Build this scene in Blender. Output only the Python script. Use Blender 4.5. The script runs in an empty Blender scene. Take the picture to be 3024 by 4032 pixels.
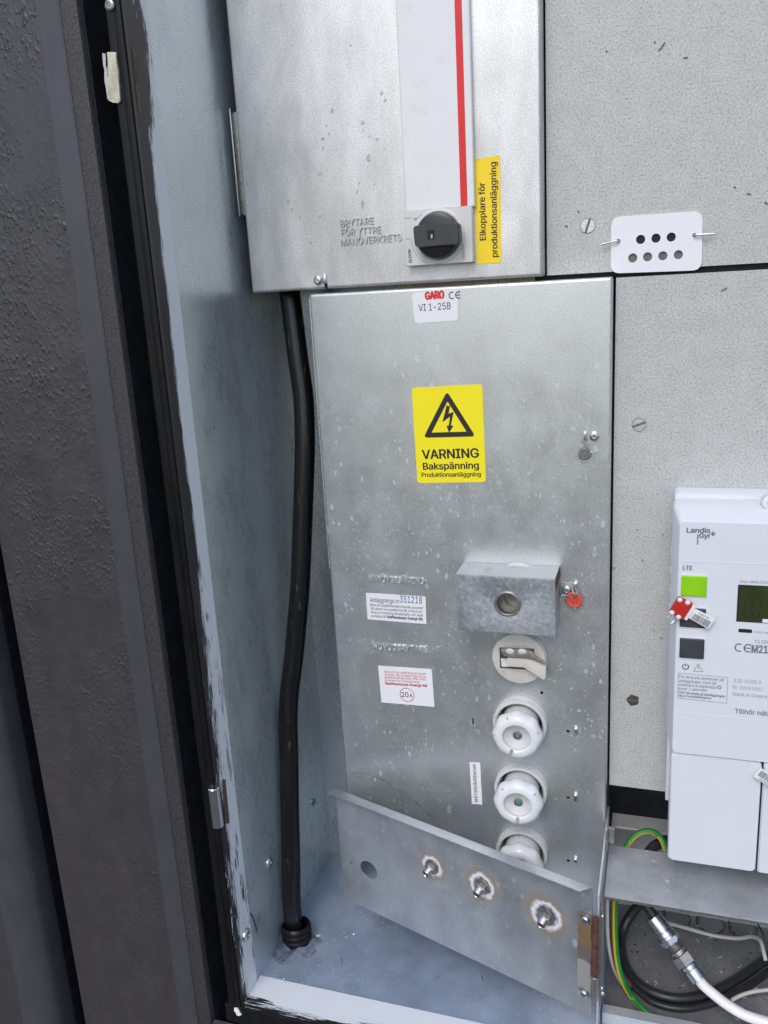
import bpy, bmesh, math, random
from mathutils import Vector, Matrix
from mathutils.geometry import tessellate_polygon, delaunay_2d_cdt
random.seed(7)
PI = math.pi
scene = bpy.context.scene
col = scene.collection

# ------------------------------------------------------------------ camera
# world: x right along the cabinet, y into the cabinet, z up; metres.
CAM_R = [[0.950313, 0.306335, -0.055355], [0.026962, -0.258149, -0.965729], [-0.310126, 0.916252, -0.253581]]
CAM_C = Vector((0.34806, -0.82885, 0.00062))
CAM_F = 3343.07           # focal length in pixels of the 3024 x 4032 photograph
cam_data = bpy.data.cameras.new('camera')
cam_data.sensor_fit = 'VERTICAL'; cam_data.sensor_height = 24.0; cam_data.sensor_width = 18.0
cam_data.lens = CAM_F / 4032 * 24.0
cam_data.clip_start = 0.01; cam_data.clip_end = 500
cam = bpy.data.objects.new('camera', cam_data); col.objects.link(cam)
right, down, fwd = [Vector(r) for r in CAM_R]
mw = Matrix.Identity(4)
for i in range(3):
    mw[i][0] = right[i]; mw[i][1] = -down[i]; mw[i][2] = -fwd[i]; mw[i][3] = CAM_C[i]
cam.matrix_world = mw
scene.camera = cam

# ------------------------------------------------------------------ light
SUN_DIR = Vector((-0.04, -0.70, 0.71)).normalized()
SUN_EL = math.asin(SUN_DIR.z); SUN_AZ = math.atan2(SUN_DIR.x, SUN_DIR.y)
world = bpy.data.worlds.new('World'); scene.world = world; world.use_nodes = True
wn = world.node_tree; bg = wn.nodes['Background']
sky = wn.nodes.new('ShaderNodeTexSky'); sky.sky_type = 'NISHITA'; sky.sun_disc = False
sky.sun_elevation = SUN_EL; sky.sun_rotation = SUN_AZ
sky.dust_density = 1.6; sky.ozone_density = 1.7; sky.air_density = 1.0
wn.links.new(sky.outputs[0], bg.inputs[0]); bg.inputs[1].default_value = 0.15
sd = bpy.data.lights.new('sun', 'SUN'); sd.energy = .9; sd.angle = math.radians(25); sd.color = (1.0, 0.97, 0.93)
so = bpy.data.objects.new('sun', sd); col.objects.link(so)
so.rotation_euler = SUN_DIR.to_track_quat('Z', 'Y').to_euler()
so.location = SUN_DIR * 5
scene.view_settings.view_transform = 'Standard'; scene.view_settings.look = 'None'
scene.view_settings.gamma = 1.0
scene.view_settings.exposure = 0.40

# ------------------------------------------------------------------ measuring helpers
def ray(px, py):
    a = (px - 1512) / CAM_F; b = (py - 2016) / CAM_F
    return right * a + down * b + fwd
def at(px, py, y):                       # photo pixel -> point on the plane y = const
    d = ray(px, py); return CAM_C + d * ((y - CAM_C.y) / d.y)
def atz(px, py, z):
    d = ray(px, py); return CAM_C + d * ((z - CAM_C.z) / d.z)
def atx(px, py, x):
    d = ray(px, py); return CAM_C + d * ((x - CAM_C.x) / d.x)
def atp(px, py, p, n):
    d = ray(px, py); return CAM_C + d * ((p - CAM_C).dot(n) / d.dot(n))

# ------------------------------------------------------------------ materials
class NT:
    def __init__(s, name):
        s.m = bpy.data.materials.new(name); s.m.use_nodes = True
        s.t = s.m.node_tree; s.p = s.t.nodes['Principled BSDF']
        s.tc = s.t.nodes.new('ShaderNodeTexCoord')
    def n(s, kind, **kw):
        nd = s.t.nodes.new(kind)
        for k, v in kw.items(): setattr(nd, k, v)
        return nd
    def l(s, a, b): s.t.links.new(a, b)
    def coord(s, scale=(1, 1, 1), rot=(0, 0, 0)):
        mp = s.n('ShaderNodeMapping'); mp.inputs['Scale'].default_value = scale; mp.inputs['Rotation'].default_value = rot
        s.l(s.tc.outputs['Object'], mp.inputs['Vector']); return mp.outputs[0]
    def noise(s, scale, detail=3, rough=.55, vec=None, dist=0):
        nd = s.n('ShaderNodeTexNoise'); nd.inputs['Scale'].default_value = scale
        nd.inputs['Detail'].default_value = detail; nd.inputs['Roughness'].default_value = rough
        nd.inputs['Distortion'].default_value = dist
        s.l(vec if vec is not None else s.tc.outputs['Object'], nd.inputs['Vector']); return nd.outputs['Fac']
    def voro(s, scale, vec=None, out='Distance', rnd=1):
        nd = s.n('ShaderNodeTexVoronoi'); nd.inputs['Scale'].default_value = scale
        nd.inputs['Randomness'].default_value = rnd
        s.l(vec if vec is not None else s.tc.outputs['Object'], nd.inputs['Vector'])
        return nd.outputs[out]
    def math(s, op, a, b=None, c=None, clamp=False):
        nd = s.n('ShaderNodeMath', operation=op); nd.use_clamp = clamp
        for i, v in enumerate((a, b, c)):
            if v is None: continue
            if isinstance(v, (int, float)): nd.inputs[i].default_value = v
            else: s.l(v, nd.inputs[i])
        return nd.outputs[0]
    def ramp(s, fac, stops):
        nd = s.n('ShaderNodeValToRGB'); cr = nd.color_ramp
        while len(cr.elements) < len(stops): cr.elements.new(.5)
        for e, (p, c) in zip(cr.elements, stops):
            e.position = p; e.color = (c, c, c, 1) if isinstance(c, (int, float)) else (*c, 1)
        s.l(fac, nd.inputs[0]); return nd.outputs[0]
    def mix(s, fac, a, b, mode='MIX'):
        nd = s.n('ShaderNodeMix', data_type='RGBA', blend_type=mode)
        for k_, v in ((0, fac), (6, a), (7, b)):
            sock = nd.inputs[k_]
            if isinstance(v, (int, float)): sock.default_value = v if k_ == 0 else (v, v, v, 1)
            elif isinstance(v, tuple): sock.default_value = (*v, 1)
            else: s.l(v, sock)
        return nd.outputs[2]
    def set(s, name, v):
        sock = s.p.inputs[name]
        if isinstance(v, (int, float)): sock.default_value = v
        elif isinstance(v, tuple): sock.default_value = (*v, 1)
        else: s.l(v, sock)
    def bump(s, h, strength=.3, dist=.001, prev=None):
        b = s.n('ShaderNodeBump'); b.inputs['Strength'].default_value = strength; b.inputs['Distance'].default_value = dist
        s.l(h, b.inputs['Height'])
        if prev is not None: s.l(prev, b.inputs['Normal'])
        s.l(b.outputs[0], s.p.inputs['Normal']); return b.outputs[0]
    def sep(s):
        nd = s.n('ShaderNodeSeparateXYZ'); s.l(s.tc.outputs['Object'], nd.inputs[0]); return nd.outputs

def plain(name, color, rough=.5, metal=0.0, var=.06, nscale=60, bump=0, bscale=300, spec=.5, dirt=None):
    t = NT(name)
    f = t.ramp(t.noise(nscale, 4), [(.3, 0), (.7, 1)])
    a = tuple(c * (1 - var) for c in color); b = tuple(min(1, c * (1 + var)) for c in color)
    c = t.mix(f, a, b)
    if dirt:
        dm = t.ramp(t.noise(nscale * 2.3, 6, .7), [(.56, 0), (.72, 1)])
        c = t.mix(t.math('MULTIPLY', dm, dirt[1]), c, dirt[0])
    t.set('Base Color', c); t.set('Metallic', metal)
    t.set('Roughness', t.ramp(t.noise(nscale * 1.7, 3), [(.2, max(0, rough - .06)), (.8, min(1, rough + .06))]))
    t.set('Specular IOR Level', spec)
    if bump: t.bump(t.noise(bscale, 3), bump, .0005)
    return t.m

def galv(name, base=(.50, .52, .53), metal=.8, rough=.38, fine=.12, blotch=.10, streak=1.0, spots=0.0, spot_scale=110,
         spangle=0.0, rust=0.0, scratch=0.25, bump=.12):
    t = NT(name)
    fine_n = t.noise(620, 4, .8)
    st = t.noise(28, 4, .6, t.coord((1, 1, streak)))
    big = t.noise(7, 3, .5, t.coord((1, 1, .6)))
    f1 = t.ramp(fine_n, [(.32, 1 - fine), (.68, 1 + fine)])
    f2 = t.ramp(st, [(.28, 1 - blotch), (.72, 1 + blotch)])
    f3 = t.ramp(big, [(.3, 1 - blotch * .7), (.7, 1 + blotch * .7)])
    c = t.mix(1, base, f1, 'MULTIPLY'); c = t.mix(1, c, f2, 'MULTIPLY'); c = t.mix(1, c, f3, 'MULTIPLY')
    ro = t.math('ADD', t.ramp(st, [(.25, rough - .07), (.75, rough + .09)]), t.ramp(fine_n, [(.3, -.04), (.7, .06)]))
    me = metal
    if spangle:
        v = t.voro(330, out='Color'); sp = t.n('ShaderNodeSeparateColor'); t.l(v, sp.inputs[0])
        g = t.math('MULTIPLY', sp.outputs[0], t.ramp(t.noise(210, 3, .7), [(.35, 0), (.65, 1)]))
        c = t.mix(t.math('MULTIPLY', g, spangle), c, (.80, .84, .87))
        ro = t.math('ADD', ro, t.math('MULTIPLY', sp.outputs[1], .16))
    if scratch:
        sc = t.noise(40, 2, .5, t.coord((14, 14, .7), (0, .5, 0)), 1.5)
        sm = t.math('MULTIPLY', t.ramp(sc, [(.66, 0), (.70, 1)]), t.ramp(t.noise(15, 2), [(.5, 0), (.65, scratch)]))
        c = t.mix(sm, c, (.78, .80, .82))
    if spots:
        wob = t.n('ShaderNodeMixRGB'); wob.inputs[0].default_value = .004
        nn = t.n('ShaderNodeTexNoise'); nn.inputs['Scale'].default_value = 160; t.l(t.tc.outputs['Object'], nn.inputs['Vector'])
        t.l(t.coord((1, 1, .62)), wob.inputs[1]); t.l(nn.outputs['Color'], wob.inputs[2])
        mask = None
        for sc_, th, amt, ns in ((spot_scale * 1.25, .34, .62, 9), (spot_scale * 2.6, .36, .6, 11), (spot_scale * 4.5, .42, .5, 16)):
            vn = t.n('ShaderNodeTexVoronoi'); vn.inputs['Scale'].default_value = sc_; t.l(wob.outputs[0], vn.inputs['Vector'])
            sp = t.n('ShaderNodeSeparateColor'); t.l(vn.outputs['Color'], sp.inputs[0])
            rad = t.math('MULTIPLY', t.math('POWER', sp.outputs[0], 2.4), th)
            m_ = t.math('LESS_THAN', vn.outputs['Distance'], rad)
            reg = t.ramp(t.noise(ns, 3), [(.42, .15), (.62, 1)])
            m_ = t.math('MULTIPLY', t.math('MULTIPLY', m_, reg), amt * spots)
            mask = m_ if mask is None else t.math('MAXIMUM', mask, m_)
        pat = t.math('MULTIPLY', t.ramp(t.noise(13, 6, .75), [(.60, 0), (.72, 1)]), t.math('MULTIPLY', t.ramp(t.noise(260, 4, .8), [(.35, 0), (.65, 1)]), .22 * spots))
        mask = t.math('MAXIMUM', mask, pat)
        c = t.mix(mask, c, (.66, .70, .72))
        me = t.math('SUBTRACT', metal, t.math('MULTIPLY', mask, metal * .8))
        ro = t.math('ADD', ro, t.math('MULTIPLY', mask, .25))
    if rust:
        rm = t.math('MULTIPLY', t.ramp(t.noise(34, 5, .7), [(.55, 0), (.72, 1)]), rust)
        c = t.mix(rm, c, (.26, .18, .12)); 
    t.set('Base Color', c); t.set('Metallic', me); t.set('Roughness', ro)
    t.bump(t.noise(900, 3, .6), bump, .0003, t.bump(st, .10, .0015))
    return t.m

M = {}
M['galv_upper'] = galv('galv_upper', (.63, .63, .615), .82, .46, .26, .20, .45, 0, scratch=.15, bump=.35)
M['galv_lower'] = galv('galv_lower', (.61, .635, .63), .81, .33, .20, .05, .8, .75)
M['galv_wall'] = galv('galv_wall', (.57, .625, .645), .66, .25, .13, .09, .5, .5, 170, bump=.05, scratch=.08)
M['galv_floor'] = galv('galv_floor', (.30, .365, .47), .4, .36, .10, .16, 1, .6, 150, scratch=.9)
M['galv_lock'] = galv('galv_lock', (.40, .43, .45), .75, .38, .12, .14, .9, .3, 130, spangle=.55, rust=.35)
M['galv_flap'] = galv('galv_flap', (.43, .46, .49), .7, .40, .08, .12, .8, .5, 90, rust=.10)
M['galv_trough'] = galv('galv_trough', (.58, .60, .62), .5, .45, .10, .14, .8, 1.0, 120, rust=.20)
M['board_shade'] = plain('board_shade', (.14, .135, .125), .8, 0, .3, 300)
M['emboss_highlight'] = plain('emboss_highlight', (.66, .67, .68), .36, .6, .12, 200)  # paler than the cover: highlights on the raised letters put into the colour
M['emboss'] = plain('emboss', (.42, .43, .435), .34, .75, .12, 200)
M['steel'] = plain('steel', (.60, .61, .62), .28, 1.0, .12, 120)
M['steel_dull'] = plain('steel_dull', (.38, .37, .35), .42, .9, .2, 200, dirt=((.20, .13, .08), .7))
M['wire_steel'] = plain('wire_steel', (.50, .50, .49), .4, .8, .1, 200)
M['slot_grey'] = plain('slot_grey', (.13, .13, .125), .6)
M['screw_zinc'] = plain('screw_zinc', (.60, .64, .62), .32, .55, .15, 400)
M['rust'] = plain('rust', (.105, .042, .028), .8, .1, .35, 180, .5, 500)
M['hinge_leaf'] = plain('hinge_leaf', (.33, .235, .15), .36, .65, .12, 50, dirt=((.50, .49, .46), .8))
M['black_rubber'] = plain('black_rubber', (.020, .021, .024), .42, 0, .3, 90, .15, 300)
M['black_plastic'] = plain('black_plastic', (.016, .017, .020), .34, 0, .2, 80, .1, 800)
M['void_shade'] = plain('void_shade', (.016, .019, .025), .5, 0, .4, 40, dirt=((.045, .05, .055), .5), spec=.3)  # near black standing in for shade behind boards and covers
M['conduit_black'] = plain('conduit_black', (.006, .006, .007), .36, 0, .3, 120, .1, 500, spec=.28)
M['dark_hole'] = plain('dark_hole', (.012, .012, .013), .8)
M['white_plastic'] = plain('white_plastic', (.70, .72, .76), .36, 0, .015, 40)
M['white_strip'] = plain('white_strip', (.76, .755, .75), .38, 0, .02, 30, dirt=((.50, .48, .44), .25))
M['switch_plate'] = plain('switch_plate', (.63, .63, .60), .42, 0, .03, 40, dirt=((.42, .40, .36), .2))
M['plate_white'] = plain('plate_white', (.80, .80, .82), .35, 0, .01, 40)
M['porcelain'] = plain('porcelain', (.74, .755, .755), .14, 0, .03, 60, dirt=((.42, .38, .32), .22))
M['porcelain_dull'] = plain('porcelain_dull', (.60, .60, .58), .35, 0, .05, 70, dirt=((.33, .29, .24), .45))
M['porcelain_old'] = plain('porcelain_old', (.36, .33, .28), .25, 0, .2, 90, dirt=((.08, .065, .05), .8))
M['bakelite'] = plain('bakelite', (.62, .59, .535), .42, 0, .04, 90, dirt=((.30, .25, .19), .4))
M['bakelite_dirty'] = plain('bakelite_dirty', (.40, .36, .31), .45, 0, .25, 160, dirt=((.10, .08, .06), .8))
M['recess_dark'] = plain('recess_dark', (.06, .052, .042), .7, 0, .4, 200)
M['latch_metal'] = plain('latch_metal', (.33, .31, .28), .36, .45, .3, 170, dirt=((.09, .075, .06), .9))
M['paper'] = plain('paper', (.80, .80, .82), .55, 0, .02, 50, dirt=((.55, .52, .48), .15))
M['yellow'] = plain('yellow', (.92, .78, .010), .42, 0, .02, 40)
M['yellow_deep'] = plain('yellow_deep', (.92, .66, .012), .45, 0, .04, 60)
M['ink'] = plain('ink', (.018, .017, .016), .5)
M['ink_grey'] = plain('ink_grey', (.16, .16, .18), .5)
M['ink_mid'] = plain('ink_mid', (.30, .31, .34), .5)
M['ink_blue'] = plain('ink_blue', (.02, .05, .16), .5)
M['ink_red'] = plain('ink_red', (.55, .03, .05), .5)
M['red_print'] = plain('red_print', (.70, .012, .015), .4)
M['red_plastic'] = plain('red_plastic', (.52, .025, .02), .3, 0, .1, 300)
M['seal_red'] = plain('seal_red', (.62, .085, .06), .45, 0, .15, 300, .4, 700)
M['green_button'] = plain('green_button', (.27, .62, .005), .4)
M['grey_button'] = plain('grey_button', (.05, .052, .058), .42)
M['glass_blue'] = plain('glass_blue', (.10, .22, .28), .1)
M['lead'] = plain('lead', (.22, .22, .22), .55, .6, .2, 400, .4, 900)
M['gy_green'] = plain('gy_green', (.015, .20, .035), .35, 0, .1, 100)
M['gy_yellow'] = plain('gy_yellow', (.72, .45, .01), .35, 0, .06, 100, dirt=((.25, .18, .05), .4))
M['white_wire'] = plain('white_wire', (.52, .50, .46), .45, 0, .08, 120, dirt=((.25, .21, .16), .5))
M['coax'] = plain('coax', (.80, .79, .78), .4, 0, .04, 120, dirt=((.42, .38, .33), .4))
M['putty'] = plain('putty', (.13, .155, .205), .34, 0, .55, 150, 1.0, 220, dirt=((.46, .44, .46), .7))  # pale flecks: dirt and painted glints in one colour
M['bare_hinge'] = plain('bare_hinge', (.50, .46, .34), .5, .2, .3, 150, .8, 200, dirt=((.12, .10, .07), .7))
M['chrome'] = plain('chrome', (.70, .70, .70), .14, 1.0, .05, 60)
M['wood_bare'] = plain('wood_bare', (.10, .060, .038), .7, 0, .5, 180, .5, 300, dirt=((.012, .011, .010), .9))
M['ground'] = plain('ground', (.10, .098, .095), .9, 0, .25, 6)
M['crud'] = plain('crud', (.09, .075, .055), .9, 0, .5, 300)
M['cobweb'] = plain('cobweb', (.5, .5, .5), .9)

def fibre_panel():
    t = NT('fibre_panel')
    fine = t.noise(540, 5, .85); mid = t.noise(60, 4, .6)
    c = t.ramp(fine, [(.35, (.14, .14, .13)), (.455, (.47, .475, .455)), (.57, (.56, .565, .545)), (.70, (.70, .705, .68))])
    c = t.mix(1, c, t.ramp(mid, [(.3, .93), (.7, 1.05)]), 'MULTIPLY')
    v = t.voro(75); rn = t.n('ShaderNodeSeparateColor'); t.l(t.voro(75, out='Color'), rn.inputs[0])
    m_ = t.math('MULTIPLY', t.math('LESS_THAN', v, t.math('MULTIPLY', t.math('POWER', rn.outputs[0], 9), .07)), .8)
    c = t.mix(m_, c, (.06, .055, .05))
    sq = t.noise(95, 3, .6, None, 2.5)
    sm = t.math('MULTIPLY', t.ramp(t.math('ABSOLUTE', t.math('SUBTRACT', sq, .5)), [(.0, 1), (.012, 0)]), t.ramp(t.noise(30, 2), [(.60, 0), (.66, .6)]))
    c = t.mix(sm, c, (.10, .09, .08))
    t.set('Base Color', c); t.set('Roughness', .62); t.set('Metallic', .12)
    t.bump(fine, .45, .0006, t.bump(t.noise(190, 3), .25, .0008))
    return t.m
M['fibre_panel'] = fibre_panel()

def dark_wall(name, rough_tex):
    t = NT(name)
    n1 = t.noise(45, 5, .65, t.coord((1, 1, .5)))
    c = t.ramp(n1, [(.3, (.040, .036, .039)), (.7, (.055, .050, .053))] if rough_tex else [(.3, (.047, .047, .054)), (.7, (.061, .060, .068))])
    t.set('Base Color', c)
    t.set('Roughness', t.ramp(t.noise(25, 3), [(.3, .33), (.7, .48)]))
    if rough_tex:
        reg = t.ramp(t.noise(9, 3, .6), [(.40, .15), (.62, 1)])
        v = t.n('ShaderNodeTexVoronoi', feature='SMOOTH_F1'); v.inputs['Scale'].default_value = 330; t.l(t.coord((1, 1, .6)), v.inputs['Vector'])
        blob = t.ramp(v.outputs['Distance'], [(.08, 1), (.50, 0)])
        sel = t.ramp(t.noise(150, 3, .6), [(.44, 0), (.58, 1)])
        h = t.math('MULTIPLY', t.math('MULTIPLY', blob, sel), t.math('MULTIPLY', reg, t.ramp(t.math('MULTIPLY', t.sep()[2], .5), [(.25, .18), (.50, 1)])))
        h = t.math('ADD', h, t.math('MULTIPLY', t.noise(120, 5, .7, t.coord((1, 1, .45))), .55))
        b = t.bump(h, .55, .0026)
        t.bump(t.noise(22, 4, .6), .35, .006, b)
    else:
        b = t.bump(t.noise(60, 4, .6, t.coord((6, 6, .25))), .35, .0007)
        t.bump(t.noise(300, 3), .15, .0006, b)
    return t.m
M['wall_paint'] = dark_wall('wall_paint', True)
M['trim_paint'] = dark_wall('trim_paint', False)

def black_frame():
    t = NT('black_frame')
    n1 = t.noise(70, 5, .7, t.coord((1, 1, .25)))
    t.set('Specular IOR Level', .22)
    c = t.ramp(n1, [(.35, (.005, .0048, .005)), (.65, (.011, .010, .010))])
    sp = t.ramp(t.noise(520, 3, .7), [(.62, 0), (.74, .5)])
    c = t.mix(sp, c, (.06, .056, .052))
    t.set('Base Color', c); t.set('Roughness', t.ramp(n1, [(.3, .30), (.7, .5)]))
    t.bump(t.noise(160, 4, .7, t.coord((1, 1, .3))), .35, .0010)
    return t.m
M['black_frame'] = black_frame()

def jamb(name, axis):
    """white enamel with black paint that a brush carried over its front edge"""
    t = NT(name); s = t.sep()
    long_ = s[2] if axis == 'z' else s[0]
    sc = (40, 40, 5) if axis == 'z' else (5, 40, 40)
    if axis == 'z':
        cu = t.n('ShaderNodeMapRange'); cu.inputs[1].default_value = -.05; cu.inputs[2].default_value = 1.05
        cu.inputs[3].default_value = -.1355; cu.inputs[4].default_value = -.1225; t.l(long_, cu.inputs[0]); edge = cu.outputs[0]
    else: edge = -.1370
    lowz = t.ramp(t.math('MULTIPLY', long_, 1.0), [(.0, 1.0), (.38, .75), (.52, .12), (.86, .10), (.95, .5)]) if axis == 'z' else .34
    n1 = t.noise(1.0, 4, .6, t.coord((50, 50, 11) if axis == 'z' else (11, 50, 50)))
    w1 = t.math('MULTIPLY', t.ramp(n1, [(.47, 0), (.58, 1)]), t.math('MULTIPLY', lowz, .024))
    n2 = t.noise(1.0, 5, .75, t.coord((900, 900, 34) if axis == 'z' else (34, 900, 900)))
    w2 = t.math('MULTIPLY', t.math('SUBTRACT', n2, .5), t.math('ADD', t.math('MULTIPLY', lowz, .085), .012))
    w3 = t.math('MULTIPLY', t.math('SUBTRACT', t.noise(1.0, 3, .6, t.coord((30, 30, 5) if axis == 'z' else (5, 30, 30))), .5), .006)
    e = t.math('ADD', t.math('ADD', t.math('ADD', edge, w1), w2), w3)
    m_ = t.math('LESS_THAN', s[1], e)
    m2 = t.math('MULTIPLY', t.ramp(t.noise(75, 5, .75), [(.70, 0), (.74, 1)]), .8)
    m_ = t.math('MAXIMUM', m_, t.math('MULTIPLY', m2, t.math('LESS_THAN', s[1], -.120)))
    wc = t.mix(t.ramp(t.noise(60, 5, .7), [(.62, 0), (.8, .25)]), (.70, .72, .75), (.34, .31, .28))
    c = t.mix(m_, wc, (.010, .0095, .010))
    t.set('Base Color', c); t.set('Roughness', t.mix(m_, .36, .42)); t.bump(t.math('ADD', m_, t.math('MULTIPLY', t.noise(200, 3), .3)), .3, .0004)
    return t.m
M['groove_shade'] = plain('groove_shade', (.019, .020, .026), .30, 0, .3, 60, .15, 200, spec=.45)  # shade of the wall grooves put into a near-black colour
M['sandy_paint'] = plain('sandy_paint', (.043, .039, .040), .55, 0, .35, 420, .8, 480, dirt=((.12, .10, .085), .5))
M['jamb'] = jamb('jamb', 'z'); M['jamb_low'] = jamb('jamb_low', 'x')

def flap_face(points):
    """galvanised flap whose bolts have bloomed white zinc salts inside a ring of rust"""
    m = galv('flap_face', (.43, .46, .49), .7, .40, .08, .13, .8, .55, 90, rust=.12)
    t = NT.__new__(NT); t.m = m; t.t = m.node_tree; t.p = t.t.nodes['Principled BSDF']; t.tc = t.t.nodes['Texture Coordinate']
    base = t.p.inputs['Base Color'].links[0].from_socket; met = t.p.inputs['Metallic'].links[0].from_socket
    wn_ = t.n('ShaderNodeTexNoise'); wn_.inputs['Scale'].default_value = 190; wn_.inputs['Detail'].default_value = 5; t.l(t.tc.outputs['Object'], wn_.inputs['Vector'])
    c = base; allm = None
    for p, gr in zip(points, (1.12, .95, .84)):
        vd = t.n('ShaderNodeVectorMath', operation='DISTANCE'); t.l(t.tc.outputs['Object'], vd.inputs[0]); vd.inputs[1].default_value = p
        d = t.math('ADD', t.math('MULTIPLY', vd.outputs['Value'], gr), t.math('MULTIPLY', t.math('SUBTRACT', wn_.outputs['Fac'], .5), .008))
        rustm = t.math('MULTIPLY', t.ramp(d, [(.012, 1), (.026, 0)]), .9)
        white = t.ramp(d, [(.0125, 1), (.0145, 0)])
        dark = t.ramp(d, [(.0082, 1), (.0098, 0)])
        c = t.mix(rustm, c, (.23, .15, .06)); c = t.mix(white, c, (.80, .80, .84)); c = t.mix(dark, c, (.07, .075, .10))
        a = t.math('MAXIMUM', rustm, white); allm = a if allm is None else t.math('MAXIMUM', allm, a)
    t.set('Base Color', c); t.set('Metallic', t.math('MULTIPLY', met, t.math('SUBTRACT', 1, allm)))
    return m

# ------------------------------------------------------------------ object helpers
ORG = {}
def props(o, label=None, cat=None, group=None, kind=None):
    if label: o['label'] = label
    if cat: o['category'] = cat
    if group: o['group'] = group
    if kind: o['kind'] = kind
    return o
def thing(name, label, cat, loc=(0, 0, 0), group=None):
    o = bpy.data.objects.new(name, None); col.objects.link(o)
    o.empty_display_size = .02; o.location = loc; ORG[o.name] = Vector(loc)
    return props(o, label, cat, group)

class MB:
    """collects geometry in world coordinates; build() links it as one mesh object"""
    def __init__(s): s.v = []; s.f = []
    def add(s, vs, fs):
        b = len(s.v); s.v += [Vector(v) for v in vs]; s.f += [tuple(i + b for i in f) for f in fs]; return s
    def box(s, x0, x1, y0, y1, z0, z1):
        return s.add([(x, y, z) for x in (x0, x1) for y in (y0, y1) for z in (z0, z1)],
                     [(0, 1, 3, 2), (4, 6, 7, 5), (0, 4, 5, 1), (2, 3, 7, 6), (0, 2, 6, 4), (1, 5, 7, 3)])
    def loft(s, rings, cap0=True, cap1=True, closed=True):
        n = len(rings[0]); vs = [p for r in rings for p in r]; fs = []
        for k in range(len(rings) - 1):
            for i in range(n if closed else n - 1):
                j = (i + 1) % n; fs.append((k * n + i, k * n + j, (k + 1) * n + j, (k + 1) * n + i))
        if cap0: fs.append(tuple(range(n - 1, -1, -1)))
        if cap1: fs.append(tuple((len(rings) - 1) * n + i for i in range(n)))
        return s.add(vs, fs)
    def prism(s, poly, off):                       # planar polygon pushed along off
        off = Vector(off); a = [Vector(p) for p in poly]
        return s.loft([a, [p + off for p in a]])
    def plate(s, outer, holes, off):               # planar outline with holes, pushed along off
        loops = [[Vector(p) for p in outer]] + [[Vector(p) for p in h] for h in holes]
        flat = [p for l in loops for p in l]; n = len(flat); off = Vector(off)
        tris = tessellate_polygon(loops)
        fs = [tuple(t) for t in tris] + [tuple(i + n for i in reversed(t)) for t in tris]
        b = 0
        for l in loops:
            m = len(l)
            for i in range(m):
                j = (i + 1) % m; fs.append((b + i, b + j, n + b + j, n + b + i))
            b += m
        return s.add(flat + [p + off for p in flat], fs)
    def lathe(s, prof, c, axis, n=40, mod=None, up=None, cap=True):   # prof: (radius, distance along axis)
        c = Vector(c); a = Vector(axis).normalized()
        u = Vector(up) if up else Vector((0, 0, 1)); u = (u - a * u.dot(a)); 
        if u.length < 1e-4: u = Vector((1, 0, 0)) - a * a.x
        u.normalize(); w = a.cross(u)
        rings = []
        for k, (r, h) in enumerate(prof):
            rings.append([c + a * h + (u * math.cos(2 * PI * i / n) + w * math.sin(2 * PI * i / n)) * (r * (mod(k, 2 * PI * i / n) if mod else 1)) for i in range(n)])
        return s.loft(rings, cap and prof[0][0] > 1e-6, cap and prof[-1][0] > 1e-6)
    def tube(s, pts, r, n=14, steps=8, sub=True):
        pts = [Vector(p) for p in pts]
        if sub: pts = spline(pts, steps)
        rings = []; prev = None
        for i, p in enumerate(pts):
            d = (pts[min(i + 1, len(pts) - 1)] - pts[max(i - 1, 0)]).normalized()
            if prev is None:
                u = d.orthogonal().normalized()
            else:
                u = (prev - d * prev.dot(d)).normalized()
            prev = u; w = d.cross(u); rr = r(i / (len(pts) - 1)) if callable(r) else r
            rings.append([p + (u * math.cos(2 * PI * k / n) + w * math.sin(2 * PI * k / n)) * rr for k in range(n)])
        return s.loft(rings)
    def build(s, name, mat, parent=None, label=None, cat=None, group=None, kind=None, smooth=True, bevel=0, origin=None, angle=32):
        if parent is not None: org = ORG[parent.name]
        elif origin is not None: org = Vector(origin)
        else:
            lo = Vector([min(v[i] for v in s.v) for i in range(3)]); hi = Vector([max(v[i] for v in s.v) for i in range(3)])
            org = (lo + hi) / 2; org.z = lo.z
        me = bpy.data.meshes.new(name)
        me.from_pydata([v - org for v in s.v], [], s.f); me.update()
        bm = bmesh.new(); bm.from_mesh(me)
        bmesh.ops.delete(bm, geom=[v for v in bm.verts if not v.link_faces], context='VERTS')
        bmesh.ops.remove_doubles(bm, verts=bm.verts, dist=1e-7)
        bmesh.ops.recalc_face_normals(bm, faces=bm.faces)
        if bevel:
            es = [e for e in bm.edges if len(e.link_faces) == 2 and e.calc_face_angle(0) > .6]
            bmesh.ops.bevel(bm, geom=es, offset=bevel, segments=2, affect='EDGES', profile=.6, clamp_overlap=True)
        bm.to_mesh(me); bm.free()
        if smooth:
            me.shade_smooth(); me.set_sharp_from_angle(angle=math.radians(angle))
        mats = mat if isinstance(mat, (list, tuple)) else [mat]
        for m_ in mats: me.materials.append(M[m_] if isinstance(m_, str) else m_)
        o = bpy.data.objects.new(name, me); col.objects.link(o)
        if parent is not None: o.parent = parent
        else: o.location = org
        ORG[o.name] = org
        return props(o, label, cat, group, kind)

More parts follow.
